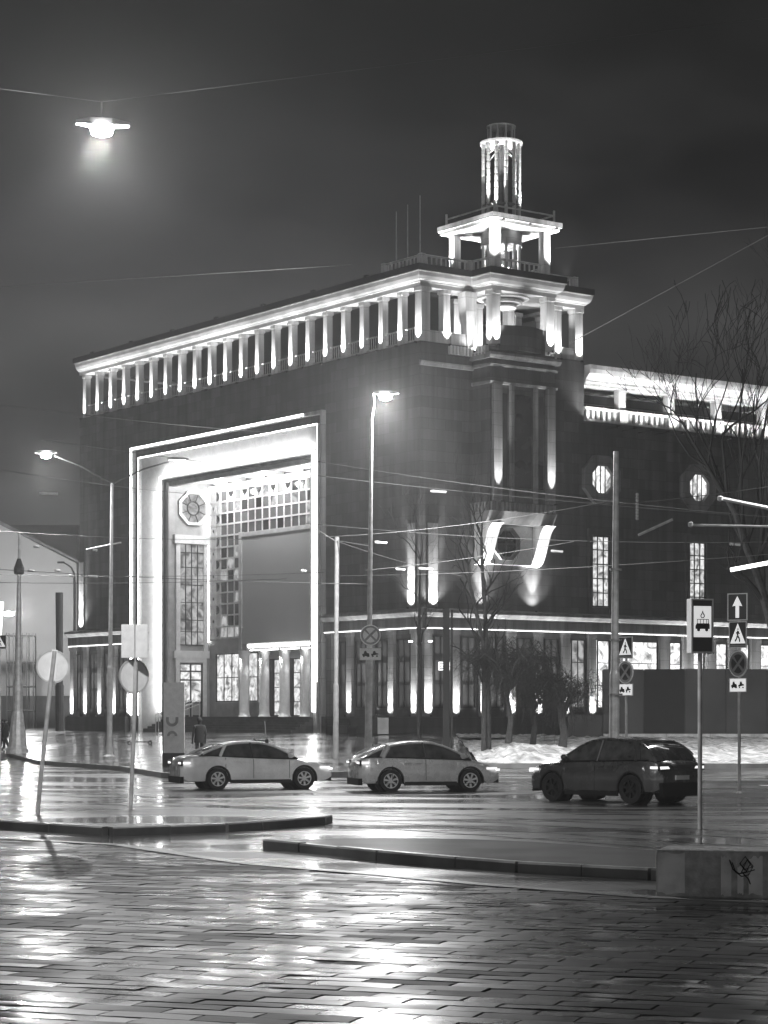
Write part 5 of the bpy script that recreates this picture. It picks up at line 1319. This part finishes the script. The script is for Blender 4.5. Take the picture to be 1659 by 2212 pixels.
# slender bare tree in front of the right-hand front: two stems
Y = 100
b_ = pl_(1045, Y)
tree('bare_tree', 'slender bare two-stemmed tree before the right-hand front', b_, [b_, at(1046, 1480, Y), at(1044, 1390, Y), at(1026, 1310, Y), at(1014, 1260, Y), at(1012, 1220, Y)], .13, 2.0, 3, 21, .35, .5, (1, 2))
b2 = b_ + Vector((.25, .3, 0))
tree('bare_tree', 'second thin upright bare tree beside the two tongues of wall light', b2, [b2, at(1052, 1460, Y), at(1050, 1360, Y), at(1046, 1290, Y), at(1042, 1230, Y), at(1040, 1160, Y)], .13, 1.9, 3, 8, .4, .45, (1, 2))
b3 = pl_(905, 112)
tree('bare_tree', 'faint leafless tree top against the twin wall lights at the corner', b3, [b3, at(905, 1400, 112), at(906, 1300, 112), at(908, 1210, 112)], .1, 1.6, 3, 5, .3, .6, (1, 3))
# weeping shrub-like trees, dense and dark
def weeping(base, H, Rr, label, seed, n=300, trunk=.16, drop=(1.2, 2.6)):
    rnd = random.Random(seed); root = empty('weeping_tree', base); tag(root, label, 'tree', 'weeping trees on the verge')
    base = Vector(base); t = MB(); c = MB(); forks = []
    top = base + Vector((.15, 0, H * .62)); t.tube([base, base + Vector((.12, .05, H * .2)), base + Vector((-.05, 0, H * .42)), top], [trunk, trunk * .8, trunk * .65, trunk * .5], 8)
    for k_ in range(11):
        a = 2 * PI * k_ / 11 + rnd.uniform(-.2, .2); o_ = Vector((math.cos(a), math.sin(a) * .7, 0)); st = base + Vector((0, 0, H * rnd.uniform(.3, .6)))
        pts = [st, st + o_ * Rr * .35 + Vector((0, 0, H * .2)), st + o_ * Rr * .7 + Vector((0, 0, H * .28)), st + o_ * Rr * rnd.uniform(.8, 1.0) + Vector((0, 0, H * .22))]
        t.tube(pts, [.06, .045, .03, .015], 5); forks.append(pts)
    W3(root, t, 'trunk', 'bark')
    for i in range(n):
        f = rnd.choice(forks); s = rnd.uniform(.25, 3); j = min(2, int(s)); p = f[j].lerp(f[j + 1], s - j) + Vector((rnd.gauss(0, .25), rnd.gauss(0, .25), rnd.uniform(-.1, .35)))
        a = rnd.uniform(0, 2 * PI); o_ = Vector((math.cos(a), math.sin(a), 0)); L_ = rnd.uniform(*drop) * H / 5
        pts = [p, p + o_ * .25 + Vector((0, 0, .18)), p + o_ * .5 + Vector((0, 0, -.05)), p + o_ * .62 + Vector((rnd.gauss(0, .05), 0, -.5 * L_)), p + o_ * .68 + Vector((rnd.gauss(0, .1), 0, -L_))]
        c.tube(pts, [.013, .013, .011, .009, .006], 3)
        for k_ in range(2):
            q = pts[rnd.randint(1, 3)]; c.tube([q, q + Vector((rnd.gauss(0, .3), rnd.gauss(0, .2), -.1)), q + Vector((rnd.gauss(0, .4), rnd.gauss(0, .3), -.5 * L_))], [.009, .008, .005], 3)
    W3(root, c, 'crown', 'twig'); return root
def vp(x, Y, dz=0.5): q = at(x, 0, Y); return Vector((q.x, Y, hz(q.x, Y) + dz))
weeping(vp(1098, 99, .6), 5.0, 2.0, 'dense weeping tree on the snowy mound, nearest the slender bare trees', 3, 330, .16, (.5, 1.35))
weeping(vp(1150, 104, .1), 5.1, 1.9, 'dense weeping tree standing between its two neighbours on the verge', 4, 300, .16, (.5, 1.35))
weeping(vp(1213, 100, .0), 4.9, 1.6, 'weeping tree with a thick clear trunk beside the bright doorway', 9, 230, .22, (.5, 1.5))
# big bare tree leaning in from the right
Y = 88
b_ = pl_(1705, Y)
tr = tree('bare_tree', 'large bare tree leaning in over the wing from the right edge', b_, [b_, at(1682, 1400, Y), at(1656, 1310, Y), at(1636, 1240, Y), at(1612, 1180, Y), at(1590, 1110, Y), at(1572, 1080, Y)], .22, 2.6, 3, 31, .5, .5, (1, 2))
rnd = random.Random(77); c = MB()
for (x, y, dx, dy, Ls_, r_, dp) in [(1572, 1080, -70, -230, 3.2, .05, 3), (1590, 1110, 60, -260, 3.4, .06, 3), (1650, 1290, 60, -520, 4.5, .08, 4), (1640, 1000, -60, -200, 2.8, .045, 3), (1500, 960, -50, -120, 2.6, .03, 3), (1460, 940, -30, -140, 2.2, .03, 3), (1560, 950, 20, -260, 3.0, .04, 3), (1655, 900, -20, -230, 3.4, .045, 4)]:
    limb(c, at(x, y, Y), Vector((dx, rnd.uniform(-40, 40), -dy)), Ls_, r_, dp, rnd, .35, .42, .12, (2, 3), .007)
for (x, y, dx, dy, Ls_, r_, dp) in [(1500, 960, 10, -160, 3.0, .05, 3), (1530, 1000, 40, -160, 3.4, .05, 3), (1600, 980, 10, -200, 3.4, .06, 3), (1640, 960, 30, -160, 3.0, .06, 3), (1475, 915, -40, -60, 2.2, .04, 3), (1560, 940, 60, -90, 2.8, .05, 3), (1450, 900, -30, -90, 2.0, .03, 3)]:
    limb(c, at(x, y, Y), Vector((dx, rnd.uniform(-40, 40), -dy)), Ls_, r_, dp, rnd, .25, .55, .16, (2, 3), .014)
c.tube([at(1612, 1180, Y), at(1600, 1080, Y), at(1600, 980, Y)], [.09, .08, .06]).tube([at(1475, 915, Y), at(1450, 900, Y)], [.03, .03])
c.tube([at(1572, 1080, Y), at(1530, 1010, Y), at(1500, 960, Y), at(1475, 915, Y)], [.08, .07, .055, .04]).tube([at(1530, 1010, Y), at(1490, 985, Y), at(1460, 940, Y)], [.05, .04, .03]).tube([at(1572, 1080, Y), at(1560, 950, Y)], [.07, .05]).tube([at(1612, 1180, Y), at(1645, 1080, Y), at(1640, 1000, Y)], [.08, .07, .05]).tube([at(1640, 1000, Y), at(1655, 900, Y)], [.05, .04])
W3(tr, c, 'branches', 'twig')

# ------------------------------------------------------------------ overhead wires and their fittings
def wire(p, q, sag, label, r=.012, group='overhead wires', material='wire'):
    p, q = Vector(p), Vector(q); n = 14
    pts = [p.lerp(q, i / n) - Vector((0, 0, 4 * sag * (i / n) * (1 - i / n))) for i in range(n + 1)]
    o = MB().tube(pts, r, 4).build('overhead_wire', material); tag(o, label, 'wire', group); return o
GW = 'overhead wires'
WL = [((-30, 870, 60), (620, 936, 96), .1), ((90, 1410 - 460, 90), (1700, 1120, 90), .3), ((-30, 1010, 80), (445, 1070, 110), .1), ((-30, 1145, 95), (560, 1165, 120), .15),
      ((-30, 1228, 90), (800, 1262, 84), .1), ((700, 1160, 90), (1331, 1080, 72), .2), ((-30, 1240, 100), (700, 1236, 105), .15), ((730, 1244, 95), (1690, 1195, 70), .15),
      ((-30, 1258, 85), (620, 1250, 100), .1), ((560, 975, 96), (1700, 1120, 80), .25), ((660, 1130, 92), (1690, 1170, 85), .3), ((1331, 1090, 72), (1700, 1045, 66), .05), ((790, 1232, 86), (1240, 1170, 80), .08),
      ((1000, 820, 60), (1120, 800, 60), .0), ((-30, 622, 52), (760, 572, 84), .0), ((1230, 742, 80), (1720, 475, 46), .0), ((1200, 536, 90), (1720, 484, 60), .0), ((730, 1170, 92), (1000, 1245, 92), .1)]
for i, (a, b, sg) in enumerate(WL):
    if i == 13: continue
    wire(at(*a), at(*b), sg, 'thin overhead tram wire strung across the front of the theatre')
w0.build('overhead_wire', 'wire'); tag(bpy.data.objects[[o.name for o in bpy.data.objects if o.name.startswith('overhead_wire')][-1]], 'thin span wire that holds the hanging lamp, upper left', 'wire', 'overhead wires')
def clamp_(x, y, Y, dx, dy, label, r=.05, m_='insulator'):
    o = MB().tube([at(x, y, Y), at(x + dx * .2, y + dy * .2, Y), at(x + dx * .5, y + dy * .5, Y), at(x + dx, y + dy, Y)], [r, r * 1.4, r, r * 1.2], 8).build('insulator', m_); tag(o, label, 'insulator', 'insulators on the wires')
IG = 'small pale insulator fixed on an overhead wire in front of the theatre'
for (x, y, dx) in [(85, 1065, 40), (305 / 4.2, 1180, 12), (200, 1187, 10), (190, 1244, 20), (60, 1232, 14), (118, 1232, 12), (810, 1171, 26), (905, 1228, 30), (855, 1229, 20), (930, 1061, 34), (650, 1232, 12), (1190, 1190, 26), (150, 1243, 10), (1575, 1175, 24)]:
    clamp_(x, y, 90, dx, 2, IG, .045)
# hanging insulator string, struts and brackets at the right
def strut(pts, r, label, m_='galvanised', name='wire_strut', cat='strut'):
    o = MB().tube([at(*p) for p in pts], r, 8).build(name, m_); tag(o, label, cat); return o
o = MB()
for i in range(9): p = at(1376.5, 1068 + i * 6.5, 72); o.lathe(p, [(.02, -.05), (.05, -.03), (.05, .02), (.02, .05)], 8)
tag(o.build('insulator_string', 'insulator'), 'upright string of insulators hanging right of the traction pole', 'insulator')
strut([(1379, 1156, 72), (1440, 1128, 72), (1453, 1122, 72)], .045, 'short slanting strut below the hanging insulator string')
cpole = empty('bracket_pole', Vector((at(1712, 0, 64).x, 64, -.1))); tag(cpole, 'tram-wire pole just outside the right edge with arms reaching in', 'pole')
W3(cpole, MB().tube([Vector((at(1712, 0, 64).x, 64, -.1)), at(1712, 940, 64)], [.16, .1], 10), 'pole', 'galvanised')
W3(cpole, MB().tube([at(1712, 1108, 64), at(1558, 1077, 64)], .055, 8).lathe(at(1556, 1077, 64), [(.03, -.08), (.09, -.05), (.09, .05), (.03, .08)], 10), 'arm', 'galvanised')
W3(cpole, MB().tube([at(1712, 1138, 64), at(1493, 1134, 64)], .04, 8).lathe(at(1492, 1133, 64), [(.03, -.08), (.08, -.05), (.08, .05), (.03, .08)], 10), 'arm', 'galvanised')
hh = at(1700, 905, 64); W3(cpole, MB().tube([at(1712, 940, 64), hh + Vector((.2, 0, .05))], .05, 8), 'arm', 'galvanised'); lamp_head(cpole, hh, (-.6, -.8, 0), power=1200, halo=0)  # lamp added on this unseen pole to light the right side
W3(cpole, MB().tube([at(1712, 1206, 60), at(1578, 1231, 60)], .055, 8), 'arm', 'soft_glow')  # plain pipe arm given its own glow to look brightly lit
strut([(186, 1187, 99), (240, 1176, 99), (262, 1172, 99)], .035, 'short slanting strut crossing the two-armed lamp post')

# ------------------------------------------------------------------ haze volume added for the glow around the lamps
hzb = MB().box(-95, 95, -12, 260, -2, 46).build('haze', MATS['wire']); tag(hzb, kind='stuff')
hm = bpy.data.materials.new('haze'); hm.use_nodes = True; t = hm.node_tree; t.nodes.clear()
mo = t.nodes.new('ShaderNodeOutputMaterial'); pvn = t.nodes.new('ShaderNodeVolumePrincipled'); pvn.inputs['Density'].default_value = .0009; pvn.inputs['Color'].default_value = (.9, .9, .9, 1); pvn.inputs['Anisotropy'].default_value = .6
t.links.new(pvn.outputs[0], mo.inputs['Volume']); hzb.data.materials.clear(); hzb.data.materials.append(hm)
